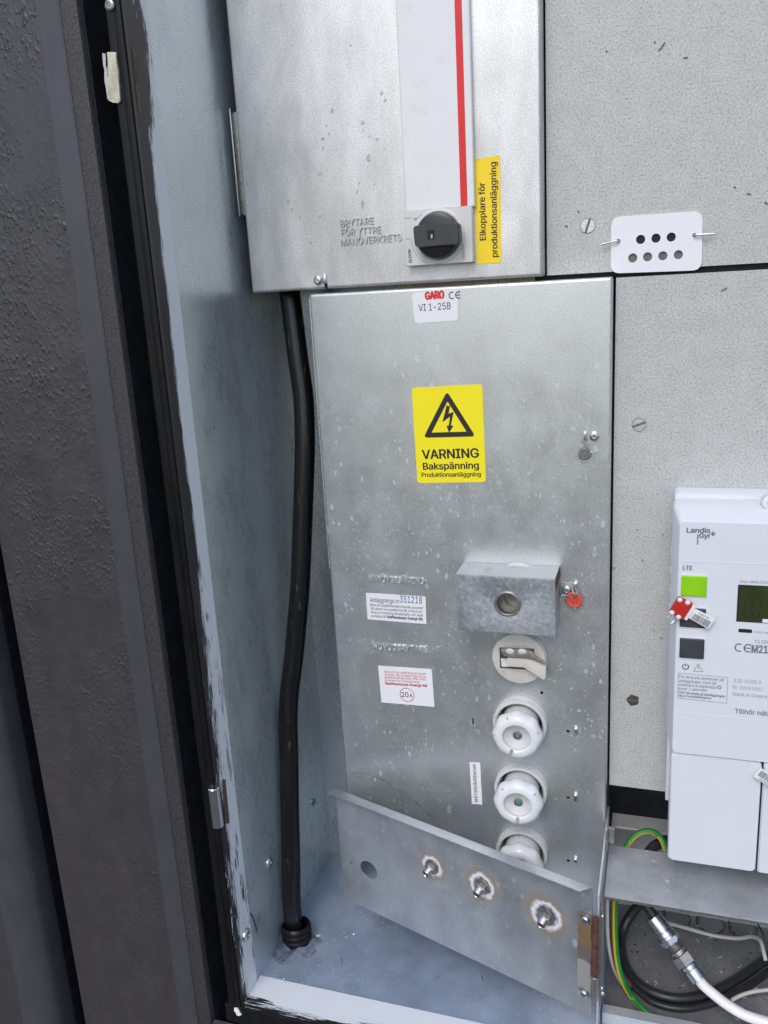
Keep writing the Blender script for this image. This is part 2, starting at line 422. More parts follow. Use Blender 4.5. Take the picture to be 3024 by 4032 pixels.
def spline(pts, steps=8):
    out = []
    P = [pts[0] * 2 - pts[1]] + pts + [pts[-1] * 2 - pts[-2]]
    for i in range(1, len(P) - 2):
        a, b, c, d = P[i - 1:i + 3]
        for k in range(steps):
            t = k / steps
            out.append(.5 * ((2 * b) + (c - a) * t + (2 * a - 5 * b + 4 * c - d) * t * t + (3 * b - a - 3 * c + d) * t ** 3))
    out.append(pts[-1]); return out
def circ(cx, cz, r, y, n=28, rz=None):
    return [Vector((cx + r * math.cos(2 * PI * i / n), y, cz + (rz or r) * math.sin(2 * PI * i / n))) for i in range(n)]
def rrect(x0, x1, z0, z1, r, y, n=5):
    out = []
    for cx, cz, a0 in ((x1 - r, z1 - r, 0), (x0 + r, z1 - r, 90), (x0 + r, z0 + r, 180), (x1 - r, z0 + r, 270)):
        for k in range(n + 1):
            a = math.radians(a0 + 90 * k / n); out.append(Vector((cx + r * math.cos(a), y, cz + r * math.sin(a))))
    return out
def quad_round(ps, r, n=4):
    """round the corners of a planar polygon of points"""
    out = []; m = len(ps)
    for i in range(m):
        p = ps[i]; a = (ps[i - 1] - p).normalized(); b = (ps[(i + 1) % m] - p).normalized()
        for k in range(n + 1):
            t = k / n; out.append(p + a * r * (1 - t) ** 2 + b * r * t ** 2)
    return out
def pyr(mb, pts, y0, thick):
    return mb.prism([(p.x, y0, p.z) for p in pts], (0, -thick, 0))

# lettering: flat glyph meshes laid on a plane, measured between two photo pixels along the baseline
def glyphs(body, spacing=1.0, shear=0.0):
    """outlines of a line of lettering: list of (outer loop, [hole loops])"""
    cu = bpy.data.curves.new('t', 'FONT'); cu.body = body
    if SANS: cu.font = SANS
    cu.space_character = spacing; cu.shear = shear
    o = bpy.data.objects.new('t', cu); col.objects.link(o)
    dg = bpy.context.evaluated_depsgraph_get(); dg.update()
    cc = o.to_curve(dg); loops = []
    for sp in cc.splines:
        pts = []; bps = sp.bezier_points; m = len(bps)
        for i in range(m):
            p, q = bps[i], bps[(i + 1) % m]
            A, B, Cc, D = p.co, p.handle_right, q.handle_left, q.co
            flat = abs((B - A).cross(D - A).z) < 1e-5 and abs((Cc - A).cross(D - A).z) < 1e-5
            for k in range(1 if flat else 4):
                t = k / 4; r = 1 - t
                v = A * r ** 3 + B * 3 * r * r * t + Cc * 3 * r * t * t + D * t ** 3; pts.append((v.x, v.y))
        out = []
        for v in pts:
            if not out or abs(v[0] - out[-1][0]) + abs(v[1] - out[-1][1]) > 1e-5: out.append(v)
        if len(out) > 2: loops.append(out)
    o.to_curve_clear(); bpy.data.objects.remove(o); bpy.data.curves.remove(cu)
    # group the loops of one letter, triangulate it and keep what the outline winds round
    loops.sort(key=lambda l: min(v[0] for v in l)); groups = []
    for l in loops:
        lo, hi = min(v[0] for v in l), max(v[0] for v in l)
        if groups and lo < groups[-1][1] - 1e-4: groups[-1][0].append(l); groups[-1][1] = max(groups[-1][1], hi)
        else: groups.append([[l], hi])
    vs, fs = [], []
    for ls, _ in groups:
        pv, pe = [], []
        for l in ls:
            b0 = len(pv); pv += [Vector(v) for v in l]; pe += [(b0 + i, b0 + (i + 1) % len(l)) for i in range(len(l))]
        ov, _, of, _, _, _ = delaunay_2d_cdt(pv, pe, [], 0, 1e-6)
        base = len(vs); vs += [(v.x, v.y) for v in ov]
        for f in of:
            cx_ = sum(ov[i].x for i in f) / 3; cy_ = sum(ov[i].y for i in f) / 3; w = 0
            for l in ls:
                for i in range(len(l)):
                    (x1, y1), (x2, y2) = l[i - 1], l[i]
                    if (y1 > cy_) != (y2 > cy_) and cx_ < (x2 - x1) * (cy_ - y1) / (y2 - y1) + x1: w += 1 if y2 > y1 else -1
            if w: fs.append(tuple(i + base for i in f))
    return vs, fs
import os
try:                                             # Blender's own bundled sans-serif
    SANS = bpy.data.fonts.load(os.path.join(bpy.utils.resource_path('LOCAL'), 'datafiles', 'fonts', 'Inter.woff2'))
except Exception:
    SANS = None
CAPH = None
def lay_text(mb, body, p0, p1, nrm, bold=0.0, cap=None, ext=0.0, bev=0.0, spacing=1.0, shear=0.0, up=None):
    """p0, p1: 3-D ends of the baseline; nrm: outward normal of the surface; cap: cap height in metres"""
    global CAPH
    if CAPH is None: CAPH = max(v[1] for v in glyphs('H')[0])
    vs, fs = glyphs(body, spacing, shear)
    if not fs: return mb
    used = {i for f in fs for i in f}; xs = [vs[i][0] for i in used]; x0, x1 = min(xs), max(xs)
    u = p1 - p0; L = u.length; u.normalize(); n = Vector(nrm).normalized(); w = n.cross(u).normalized()
    sx = L / (x1 - x0); sy = cap / CAPH if cap else sx; g = bold * sy
    offs = [(0, 0)] if bold < .008 or ext else [(-g, 0), (g, 0), (0, -g * .6), (0, g * .6)]
    for k, (dx, dz) in enumerate(offs):
        P = [p0 + u * ((v[0] - x0) * sx + dx) + w * (v[1] * sy + dz) + n * (k * 1.2e-5 + ext * sy) for v in vs]
        mb.add(P, fs)
        if ext:
            cnt = {}
            for f in fs:
                for i in range(3):
                    e = (f[i], f[(i + 1) % 3]); cnt[tuple(sorted(e))] = cnt.get(tuple(sorted(e)), 0) + 1
            for (i, j), c_ in cnt.items():
                if c_ == 1: mb.add([P[i], P[j], P[j] - n * (ext * sy + .0004), P[i] - n * (ext * sy + .0004)], [(0, 1, 2, 3)])
    return mb
FRONT = Vector((0, -1, 0))
def tpx(mb, body, a, b, y, bold=0.0, capx=None, **kw):
    p0 = at(a[0], a[1], y); p1 = at(b[0], b[1], y)
    cap = None
    if capx:
        sc = (at(a[0], a[1] - capx, y) - p0).length; cap = sc
    return lay_text(mb, body, p0, p1, FRONT, bold, cap, **kw)
def stroke(mb, pts, w, y, thick=.0001):
    """a pen stroke of width w on the plane y"""
    pts = [Vector((p.x, y, p.z)) for p in pts]
    L, Rr = [], []
    for i, p in enumerate(pts):
        d = pts[min(i + 1, len(pts) - 1)] - pts[max(i - 1, 0)]; d.normalize(); nn = Vector((-d.z, 0, d.x)) * (w / 2)
        L.append(p + nn); Rr.append(p - nn)
    for i in range(len(pts) - 1): mb.add([L[i], L[i + 1], Rr[i + 1], Rr[i]], [(0, 1, 2, 3)])
    return mb
def ring2d(mb, c, r0, r1, y, n=36):
    vs = [Vector((c.x + r * math.cos(2 * PI * i / n), y, c.z + r * math.sin(2 * PI * i / n))) for r in (r0, r1) for i in range(n)]
    return mb.add(vs, [(i, (i + 1) % n, n + (i + 1) % n, n + i) for i in range(n)])
def sticker(name, mat, corners, y, parent, label, r=.002, thick=.0003):
    ps = [at(px, py, y) for px, py in corners]
    mb = MB(); pyr(mb, quad_round(ps, r), y, thick)
    return mb.build(name, mat, parent, label=label, smooth=False)
def screw(mb_name, c, n, r, parent, mat='steel', slot='cross', h=.0022, ang=.4, up=(0, 0, 1)):
    """pan head with its drive cut in; c on the surface, n outward"""
    c = Vector(c); n = Vector(n).normalized(); mb = MB()
    mb.lathe([(r, 0), (r, h * .35), (r * .92, h * .7), (r * .7, h * .95), (r * .5, h), (r * .46, h * .62), (0, h * .55)], c, n, 24)
    u = Vector(up) - n * Vector(up).dot(n); u.normalize(); w = n.cross(u)
    a = u * math.cos(ang) + w * math.sin(ang); b = n.cross(a)
    if slot == 'cross':
        for d, e in ((a, b), (b, a)):
            p = [c + d * r * .5 + e * r * .1, c - d * r * .5 + e * r * .1, c - d * r * .5 - e * r * .1, c + d * r * .5 - e * r * .1]
            mb.prism([q + n * h * .5 for q in p], n * (h * .25))
    return mb.build('screw' if mb_name is None else mb_name, mat, parent)
def flat_screw(c, r, parent, ang=.3, mat='screw_zinc'):
    """slotted countersunk head flush with a board: two half discs with a sunk slot between them"""
    c = Vector(c); mb = MB(); y = c.y - .0008
    for sgn in (0, PI):
        pts = []
        for k in range(13):
            a = math.radians(10 + 160 * k / 12) + sgn
            pts.append((c.x + r * math.cos(a + ang), y, c.z + r * math.sin(a + ang)))
        mb.prism(pts, (0, .0012, 0))
    o = mb.build('screw', mat, parent)
    sl = MB().lathe([(r * 1.09, 0), (0, 0)], (c.x, c.y - .0003, c.z), (0, -1, 0), 20, cap=False); sl.build('slot', 'slot_grey', o, smooth=False)
    return o

# ================================================================== SETTING: ground, house wall
XL, ZF, YB = -.075, -.752, .108          # cabinet: left side, floor, back
YJ0, YJ1 = -.126, -.160                  # white jamb from / to
XR, ZT = .640, 1.00                       # right side, top (outside the photograph)
MB().add([(-40, -60, -1.35), (40, -60, -1.35), (40, 10, -1.35), (-40, 10, -1.35)], [(0, 1, 2, 3)]).build('ground', 'ground', kind='structure', smooth=False)

hw = thing('house_wall', 'dark charcoal painted rough wall left of the open cabinet', 'wall', (-.4, -.15, -1.35))
def vstrip(prof, z0, z1):
    """open or closed xy profile extruded upward"""
    return MB().loft([[Vector((x, y, z)) for x, y in prof] for z in (z0, z1)])
zb, zt = -1.35, 1.3
vstrip([(-.289, -.166), (-.152, -.166), (-.152, -.10), (-.289, -.10)], zb, zt).build('wall_board', 'wall_paint', hw, label='rough textured charcoal board beside the cabinet trim')
vstrip([(-1.2, -.166), (-.374, -.166), (-.374, -.10), (-1.2, -.10)], zb, zt).build('wall_board', 'wall_paint', hw, label='rough charcoal board at the far left edge')
bat = [(-.3735, -.168)] + [(-.341 - .030 * math.cos(a), -.172 - .022 * math.sin(a)) for a in [PI * k / 10 * .93 for k in range(0, 11)]] + [(-.3125, -.155), (-.3125, -.095), (-.3735, -.095)]
vstrip(bat, zb, zt).build('batten', 'trim_paint', hw, label='smooth rounded charcoal batten beyond a dark joint')
MB().box(-.38, -.27, -.094, -.086, zb, zt).build('joint_backing', 'groove_shade', hw)
vstrip([(-.151, -.1705), (-.1300, -.1702), (-.1290, -.1708), (-.1282, -.1704), (-.1282, -.10), (-.151, -.10)], zb, zt).build('trim_strip', 'trim_paint', hw, label='smooth grey-black trim strip along the cabinet frame', angle=20)
vstrip([(-.1281, -.1698), (-.1255, -.1682), (-.1165, -.1640), (-.115, -.1610), (-.115, -.10), (-.1281, -.10)], zb, zt).build('trim_bevel', 'sandy_paint', hw, label='gritty brownish bevel of the trim beside the black groove')
MB().box(-.1149, -.1138, -.1590, -.1255, zb, zt).build('trim_shade', 'groove_shade', hw)  # dark strip added over the trim's side as painted groove shade
MB().box(-.3124, -.3111, -.158, -.0945, zb, zt).build('batten_shade', 'groove_shade', hw)  # same for the batten: added strip, joint shade as colour
# sill of wall below the cabinet
MB().prism([(-.112, -.235, -.795), (-.112, -.162, -.779), (-.112, -.162, zb), (-.112, -.235, zb)], (.85, 0, 0)).build('wall_sill', 'trim_paint', hw, label='charcoal ledge under the cabinet')

# ================================================================== CABINET
cab = thing('meter_cabinet', 'galvanised built-in meter cabinet with white jambs brushed over in black paint', 'cabinet', (.28, -.02, ZF))
def sheet(name, pts, off, mat, **kw): return MB().prism(pts, off).build(name, mat, cab, **kw)
MB().box(XL - .0015, XL, YJ0, YB, ZF - .0015, ZT).build('side_panel', 'galv_wall', cab)
MB().box(XL, XR, YB, YB + .0015, ZF - .0015, ZT).build('back_panel', 'galv_wall', cab)
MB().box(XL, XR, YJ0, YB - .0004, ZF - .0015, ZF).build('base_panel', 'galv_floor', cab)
MB().box(XR, XR + .0015, YJ1, YB, ZF, ZT).build('side_panel', 'galv_wall', cab)
MB().box(XL, XR, YJ1, YB - .0004, ZT, ZT + .0015).build('top_panel', 'galv_wall', cab)
MB().box(XL - .002, XL + .0006, YJ1, YJ0, ZF - .001, ZT).build('jamb', 'jamb', cab, label='tall white jamb with ragged black brush marks', origin=None)
MB().box(XL + .0008, XR, YJ1, YJ0 + .008, ZF - .002, ZF + .0012).build('jamb', 'jamb_low', cab, label='low white jamb with flaking paint along the cabinet floor')
# black front of the frame: stepped profile beside the jamb, and the same below the floor
fr = [(XL - .0022, -.120), (XL - .0022, -.1600), (XL - .0030, -.1616), (-.0815, -.1620), (-.0822, -.1612), (-.0832, -.1612), (-.0838, -.1622), (-.0905, -.1622), (-.0925, -.1605), (-.0930, -.152), (-.0960, -.148), (-.0965, -.12)]
vstrip(fr, ZF - .001, ZT).build('frame_stile', 'black_frame', cab, bevel=.0004)
MB().box(-.118, -.0925, -.125, -.118, zb, ZT).build('frame_gap', 'groove_shade', cab)
MB().loft([[Vector((x, y, z)) for y, z in ((-.120, ZF - .0022), (-.1605, ZF - .0022), (-.1618, ZF - .003), (-.1620, ZF - .024), (-.1600, ZF - .027), (-.12, ZF - .027))] for x in (-.0965, XR)]).build('frame_rail', 'black_frame', cab, bevel=.0003)
# chip of bare white at the corner of the frame
cp = at(935, 3985, -.1625)
MB().lathe([(.0045, 0), (.004, .0012), (.001, .0016)], (cp.x, -.1618, cp.z), (0, -1, 0), 9, mod=lambda k, a: 1 + .35 * math.sin(2 * a + .6) + .12 * math.sin(5 * a)).build('paint_chip', 'paper', cab)
# hinge remains on the frame
def worn(name, corners, y, t, mat, label=None, seed=1):
    rr = random.Random(seed); ps = [at(a, b, y) for a, b in corners]; out = []
    for i in range(len(ps)):
        p, q = ps[i], ps[(i + 1) % len(ps)]
        nseg = max(1, int((q - p).length / .004))
        for k in range(nseg):
            r_ = p.lerp(q, k / nseg); out.append(Vector((r_.x + rr.uniform(-.0005, .0005), y, r_.z + rr.uniform(-.0005, .0005))))
    return MB().prism(out, (0, -t, 0)).build(name, mat, cab, label=label, smooth=False)
worn('hinge_plate', ((428, 208), (462, 206), (478, 395), (470, 408), (432, 398)), -.1624, .0020, 'bare_hinge', 'bare yellowish hinge plate where paint came off', 3)
worn('hinge_edge', ((405, 212), (416, 214), (434, 392), (424, 390)), -.1624, .0010, 'cobweb', None, 5)
pa = atx(516, 190, XL); pb = atx(531, 205, XL); pc = atx(552, 440, XL); pd = atx(542, 446, XL)
MB().prism([(XL + .0007, p.y, p.z) for p in (pa, pb, pc, pd)], (.0004, 0, 0)).build('hinge_slot', 'wood_bare', cab, label='narrow brown hinge slot in the upper jamb', smooth=False)
t0 = at(432, 20, -.163)
screw('screw', (t0.x, -.1622, t0.z), FRONT, .0045, cab, 'steel_dull')
hb0 = at(868, 3110, -.163); hb1 = at(868, 3262, -.163)
MB().lathe([(.0055, 0), (.0062, .001), (.0062, (hb0 - hb1).length - .001), (.0055, (hb0 - hb1).length)], (-.0790, -.1600, hb1.z), (0, 0, 1), 20).build('hinge_barrel', 'chrome', cab, label='shiny bare hinge barrel low on the frame')
pa, pb, pc, pd = [atx(a, b, XL) for a, b in ((872, 3068), (884, 3068), (900, 3240), (884, 3245))]
MB().prism([(XL + .0007, p.y, p.z) for p in (pa, pb, pc, pd)], (.0005, 0, 0)).build('hinge_slot', 'wood_bare', cab, label='narrow brown hinge slot in the lower jamb', smooth=False)
js = atx(966, 3680, XL + .001)
screw('screw', (XL + .0006, js.y, js.z), (1, 0, 0), .0070, cab, 'steel', h=.0042)
for px, py in ((1234, 3156), (1059, 3396)):
    p = atx(px, py, XL); 
    MB().lathe([(.0062, 0), (.0060, .0012), (.0048, .0022), (.002, .0026), (.0012, .0018), (0, .0017)], p, (1, 0, 0), 20).build('rivet', 'steel', cab)

# ================================================================== tray-shaped cover plates
def tray(x0, x1, z0, z1, yf, yb, r, holes, name, mat, parent, thick=.0012):
    mb = MB()
    inner = rrect(x0 + r, x1 - r, z0 + r, z1 - r, .0006, yf, 2)
    loops = [inner] + holes
    flat = [p for l in loops for p in l]
    mb.add(flat, [tuple(t) for t in tessellate_polygon(loops)])
    for h in holes:                                  # the sheet's thickness round each hole
        mb.add(h + [p + Vector((0, thick, 0)) for p in h], [(i, (i + 1) % len(h), len(h) + (i + 1) % len(h), len(h) + i) for i in range(len(h))])
    rings = []
    for k in range(5):
        a = PI / 2 * k / 4; g = r * (1 - math.sin(a)); d = r * (1 - math.cos(a))
        rings.append(rrect(x0 + g, x1 - g, z0 + g, z1 - g, .0006 + r * math.sin(a) * .4, yf + d, 2))
    rings.append(rrect(x0, x1, z0, z1, .0006 + r * .4, yb, 2))
    mb.loft(rings, False, False)
    return mb.build(name, mat, parent)

# ---- upper cover
UX0, UX1, UZ0, UZ1 = -.0640, .2365, .0040, .46
uc = thing('switch_cover', 'upper bright galvanised cover plate with embossed words and a yellow side sticker', 'cover plate', ((UX0 + UX1) / 2, 0, UZ0))
tray(UX0, UX1, UZ0, UZ1, 0, .0215, .0028, [], 'cover_sheet', 'galv_upper', uc)
MB().box(UX0 + .0012, UX1 - .0012, .0216, .1, UZ0 + .0015, UZ1).build('box_body', 'void_shade', uc)  # body coloured near black to deepen the shade in the gaps
for body, a, b in (('BRYTARE', (1343, 894), (1473, 882)), ('FÖR YTTRE', (1345.5, 929.5), (1502, 918)), ('MANÖVERKRETS', (1345.5, 968), (1583, 948))):
    tpx(MB(), body, a, b, .0002, .012, 27, ext=.13).build('embossed_word', 'emboss', uc, angle=20)
p = at(1253, 1104, 0); screw(None, (p.x, 0, p.z), FRONT, .0044, uc, 'steel', h=.003)
p = at(1279, 1100, 0); MB().box(p.x - .0022, p.x + .0022, -.0026, 0, p.z - .004, p.z + .0052).build('seal_tab', 'steel', uc, bevel=.0006)
MB().box(p.x - .0008, p.x + .0026, -.0003, .0004, p.z - .0092, p.z - .0042).build('seal_slot', 'dark_hole', uc, smooth=False)
a = at(907, 431, .004); b = at(946, 855, .004)
MB().box(-.0700, -.0686, -.0015, .018, b.z, a.z).build('hinge_strip', 'steel', uc, bevel=.0003)
MB().box(-.0687, -.0640, .008, .0095, b.z + .002, a.z - .002).build('hinge_knuckle', 'steel_dull', uc)
ys = sticker('warning_sticker', 'yellow_deep', ((1868, 628), (1969, 610), (1975, 1034), (1878, 1041)), -.0001, uc, 'tall yellow sticker whose black words run up its length', .0018)
def flat_obj(mb, name, mat, parent, **kw): return mb.build(name, mat, parent, smooth=False, **kw)
flat_obj(tpx(MB(), 'Elkopplare för', (1913, 945), (1908, 719), -.0006, .018, None), 'lettering', 'ink', ys); flat_obj(tpx(MB(), 'produktionsanläggning', (1959, 1011), (1953, 638), -.0006, .018, None), 'lettering', 'ink', ys)
f0 = [at(a, b, 0) for a, b in ((1865, 630), (1888, 624), (1868, 640))]
MB().prism([(q.x, -.0005, q.z) for q in f0], (0, -.0004, 0)).build('folded_corner', 'yellow_deep', ys, smooth=False)
# dried water drips on the upper cover
dm = MB()
def crop_up(a, b): return (900 + a * .6631, b * .6631)
rr = random.Random(4)
for a, b, w, h in ((615, 660, 11, 22), (797, 733, 13, 17), (830, 940, 17, 30), (910, 555, 10, 20), (930, 597, 11, 16), (560, 825, 13, 14), (597, 795, 8, 14), (560, 880, 9, 12), (795, 1213, 15, 32), (540, 1030, 17, 18), (705, 310, 6, 8), (725, 272, 7, 10), (580, 748, 7, 12), (800, 775, 6, 9), (835, 812, 6, 9), (882, 830, 12, 12), (765, 1140, 9, 18), (775, 1090, 6, 14), (865, 1095, 7, 14), (932, 884, 6, 9), (542, 1288, 10, 13), (490, 1440, 7, 12), (424, 1290, 8, 14), (378, 270, 6, 7), (490, 240, 5, 6), (355, 1200, 12, 17), (375, 1245, 7, 12), (235, 735, 5, 8)):
    p = at(*crop_up(a, b), 0); q = at(*crop_up(a + w * .8, b), 0); hh = (at(*crop_up(a, b - h * .8), 0) - p).length; ww = (q - p).length
    ph = rr.uniform(0, 6); n = 16
    dm.prism([(p.x + ww * math.cos(t) * (1 + .22 * math.sin(2 * t + ph)) + hh * .12 * math.sin(t), -.00002, p.z + hh * math.sin(t) * (1 + .18 * math.cos(3 * t + ph))) for t in [2 * PI * i / n for i in range(n)]], (0, -.00006, 0))
M['drip'] = plain('drip', (.40, .41, .42), .45, .6, .25, 240)
dm.build('water_spots', 'drip', uc, kind='stuff', smooth=False)

# ---- white trim strip with red stripe, and rotary switch
strip = thing('trim_strip', 'long white strip with a red stripe above the rotary switch', 'trim', (.142, -.004, .07))
sx0, sx1 = .1088, .1760
MB().loft([rrect(sx0, sx1, .0702, UZ1 - .01, .0008, y, 2) for y in (0, -.0070)] + [rrect(sx0 + .001, sx1 - .001, .0712, UZ1 - .011, .0008, -.0080, 2)]).build('strip_body', 'white_strip', strip)
x0 = at(1814, 812, -.0081).x; x1 = at(1841, 810, -.0081).x
MB().box(x0, x1, -.0082, -.0078, .0712, UZ1 - .012).build('red_stripe', 'red_print', strip, smooth=False)
rs = thing('rotary_switch', 'black rotary switch knob on a square pale base plate', 'switch', (.142, -.01, .0205))
MB().loft([rrect(.1080, .1736, .0205, .0703, .0012, y, 3) for y in (0, -.0090)] + [rrect(.1085, .1731, .0210, .0698, .0012, -.0100, 3)]).build('base_plate', 'switch_plate', rs)
kc = at(1722, 928, -.016); kr = .0212
MB().lathe([(kr + .004, .0), (kr + .0035, .0012), (kr + .0012, .0018), (kr + .001, .0006)], (kc.x, -.0100, kc.z), FRONT, 40).build('knob_collar', 'switch_plate', rs)
MB().lathe([(kr, .0005), (kr, .005), (kr - .0012, .0085), (kr - .004, .0095), (0, .0095)], (kc.x, -.0100, kc.z), FRONT, 44).build('knob', 'black_plastic', rs)
g0, g1, g2, g3 = [at(a, b, -.030) for a, b in ((1624, 889), (1807, 875), (1809, 961), (1633, 975))]
gb = MB()
pts0 = quad_round([Vector((q.x, -.0190, q.z)) for q in (g0, g1, g2, g3)], .004)
cen = sum(pts0, Vector()) / len(pts0)
gb.loft([pts0, [Vector((q.x, -.0285, q.z)) for q in pts0], [cen.lerp(q, .95) + Vector((0, -.0112, 0)) for q in pts0]])
M['grip_black'] = plain('grip_black', (.034, .036, .037), .40, 0, .2, 80, .1, 800)
grip = gb.build('grip', 'grip_black', rs)
w0, w1 = at(1682, 907, -.0305), at(1710, 940, -.0305)
MB().box(w0.x, w1.x, -.0308, -.0300, w1.z, w0.z).build('lock_window', 'dark_hole', grip, smooth=False)
MB().box(w0.x + .0034, w0.x + .0050, -.0311, -.0305, w1.z + .0006, w0.z - .0040).build('lock_pin', 'bare_hinge', grip, smooth=False)
lt = MB()
tpx(lt, 'ELDON', (1621, 1034), (1617, 982), -.0102, .05, None, shear=.15)
flat_obj(lt, 'maker_lettering', 'ink_grey', rs)
lt = MB(); tpx(lt, 'HBR3040A', (1830, 1021), (1827, 948), -.0102, .01, None); flat_obj(lt, 'type_lettering', 'ink_mid', rs)
sm = MB(); c0 = at(1723, 1032, -.0102); ring2d(sm, c0, .0011, .0016, -.0102, 20)
for a, b in (((1606, 862), (1632, 860)), ((1640, 866), (1664, 856)), ((1664, 850), (1676, 849)), ((1612, 943), (1628, 942))): stroke(sm, [at(*a, 0), at(*b, 0)], .0006, -.0102)
ring2d(sm, at(1636, 864, -.0102), .0008, .0013, -.0102, 16)
arc = [Vector((kc.x + (kr + .0062) * math.cos(t), 0, kc.z + (kr + .0062) * math.sin(t))) for t in [math.radians(185 + 6 * k) for k in range(14)]]
stroke(sm, arc, .0005, -.0102); flat_obj(sm, 'dial_marks', 'ink_mid', rs)

# ---- lower cover
LX0, LX1, LZ0, LZ1 = 0.0, .3000, -.7050, 0.0
SW = at(2041, 2597, -.012); R1 = at(2046, 2853, -.008); R2 = at(2049.6, 3111.5, -.008)
FZ = R2.z - R1.z
CE_ = Vector((.2104, 0, SW.z + .0745))                # hidden fuse behind the guard box
holes = [circ(SW.x, SW.z, .0255, 0), circ(R1.x, R1.z, .026, 0), circ(R1.x, R1.z + FZ, .026, 0), circ(R1.x, R1.z + 2 * FZ, .026, 0), circ(CE_.x, CE_.z, .024, 0)]
def hole_px(px, py, w, h):
    p = at(px, py, 0); q = at(px + w, py, 0); s_ = at(px, py + h, 0)
    return p, (q - p).length, (s_ - p).length
for px, py in ((2236.6, 2879.4), (2236.6, 3140), (2237, 3389), (2133, 2727.6)):
    p, w, h = hole_px(px, py, 6.2, 6.2); holes.append(circ(p.x, p.z, w, 0, 10))
p, w, h = hole_px(1862.6, 2840, 2.8, 12); holes.append(rrect(p.x - w, p.x + w, p.z - h, p.z + h, w * .3, 0, 1))
lc = thing('fuse_cover', 'tall lower galvanised cover plate bearing the yellow VARNING sticker', 'cover plate', ((LX0 + LX1) / 2, 0, LZ0))
tray(LX0, LX1, LZ0, LZ1, 0, .0215, .0028, holes, 'cover_sheet', 'galv_lower', lc)
MB().box(LX0 + .004, LX1 - .002, .070, .0715, LZ0, LZ1 - .004).build('mounting_base', 'dark_hole', lc)
MB().box(-.0045, -.0005, .0100, .0112, -.30, -.004).build('edge_fold', 'galv_wall', lc)
# stickers
s = sticker('type_sticker', 'paper', ((1621, 1153), (1802, 1137), (1805, 1261), (1633, 1273)), -.0001, lc, 'white type sticker at the top of the lower cover', .0035)
flat_obj(tpx(MB(), 'GARO', (1676, 1180), (1748, 1174), -.0006, .05, 30), 'maker_lettering', 'red_print', s)
flat_obj(tpx(MB(), 'VI 1-25B', (1648.5, 1225.5), (1775, 1217), -.0006, .004, 27), 'type_lettering', 'ink', s)
def ce_mark(px, py, h, y, parent, mat='ink'):
    """the two arcs of the CE mark"""
    p = at(px, py, y); hh = (at(px, py - h, y) - p).length; r = hh / 2; w = r * .26; mb = MB()
    up = (at(px, py - h, y) - p).normalized()
    for k, dx in ((0, 0), (1, hh * .93)):
        c = Vector((p.x + r + dx, y, p.z + r)); pts = [Vector((c.x + (r - w / 2) * math.cos(t), 0, c.z + (r - w / 2) * math.sin(t))) for t in [math.radians(62 + 236 * i / 22) for i in range(23)]]
        stroke(mb, pts, w, y)
        if k: stroke(mb, [Vector((c.x - r + w / 2, 0, c.z)), Vector((c.x + r * .35, 0, c.z))], w, y)
    return flat_obj(mb, 'ce_mark', mat, parent)
ce_mark(1767, 1178, 29, -.0006, s)
s = sticker('warning_sticker', 'yellow', ((1621, 1527), (1899, 1512), (1914, 1898), (1644, 1902)), -.0001, lc, 'yellow VARNING sticker with black lightning triangle', .0040)
Y1 = -.0006; mb = MB()
tri = [at(a, b, Y1) for a, b in ((1760, 1545), (1671, 1721), (1868, 1716))]; tc_ = sum(tri, Vector()) / 3
tri_o = quad_round([tc_ + (q - tc_) * 1.04 for q in tri], .0045); tri_i = quad_round([tc_ + (q - tc_) * .70 for q in tri], .0008)
mb.plate([(q.x, Y1, q.z) for q in tri_o], [[(q.x, Y1, q.z) for q in tri_i]], (0, -.0001, 0))
bolt = [(1757, 1592), (1762, 1598), (1773, 1594), (1758, 1634), (1787, 1619), (1772, 1674), (1786, 1675), (1764, 1704), (1757, 1673), (1766, 1674), (1771, 1642), (1741, 1656)]
# outline of the flash, drawn in the crop of the sticker
bolt = [(781, 645), (789, 652), (797, 645), (789, 686), (813, 677), (800, 741), (812, 742), (792, 775), (780, 742), (790, 742), (796, 699), (761, 725)]
bp = [at(1100 + a * .8439, 1050 + b * .8439, Y1) for a, b in bolt]
mb.plate([(q.x, Y1, q.z) for q in bp], [], (0, -.0001, 0)); flat_obj(mb, 'lightning_triangle', 'ink', s)
tb = MB(); tpx(tb, 'VARNING', (1664, 1807), (1885, 1801), Y1, .026, 35); tpx(tb, 'Bakspänning', (1667, 1849), (1885, 1845), Y1, .024, 26); tpx(tb, 'Produktionsanläggning', (1661, 1878), (1893, 1875), Y1, .02, 16.5); flat_obj(tb, 'lettering', 'ink', s)
for body, a, b in (('MANÖVERSÄKRING', (1454, 2288), (1670, 2299)), ('HUVUDBRYTARE', (1474.7, 2554.5), (1681.5, 2568))):
    tpx(MB(), body, a, b, .0002, .012, 22, ext=.20).build('embossed_word', 'emboss_highlight', lc, angle=20)
s = sticker('notice_sticker', 'paper', ((1441, 2334), (1676, 2349), (1679, 2457), (1447.5, 2438)), -.0001, lc, 'white notice sticker with a handwritten installation number', .0006)
tb = MB()
tpx(tb, 'Anläggnings nr', (1458, 2370), (1572, 2376), Y1, .006, 17)
for body, a, b in (('Byte av avgiftsbestämmande passdel', (1458, 2385), (1665, 2399)), ('till större huvudsäkring får endast ut-', (1459.4, 2400), (1666, 2413.6)), ('föras av behörig elinstallatör och skall', (1461, 2415), (1666, 2428)), ('anmälas till', (1461, 2429.5), (1521, 2433))): tpx(tb, body, a, b, Y1, .004, 9.5)
tpx(tb, 'Staffanstorps Energi AB.', (1524, 2433.5), (1666, 2443), Y1, .03, 10)
flat_obj(tb, 'lettering', 'ink', s)
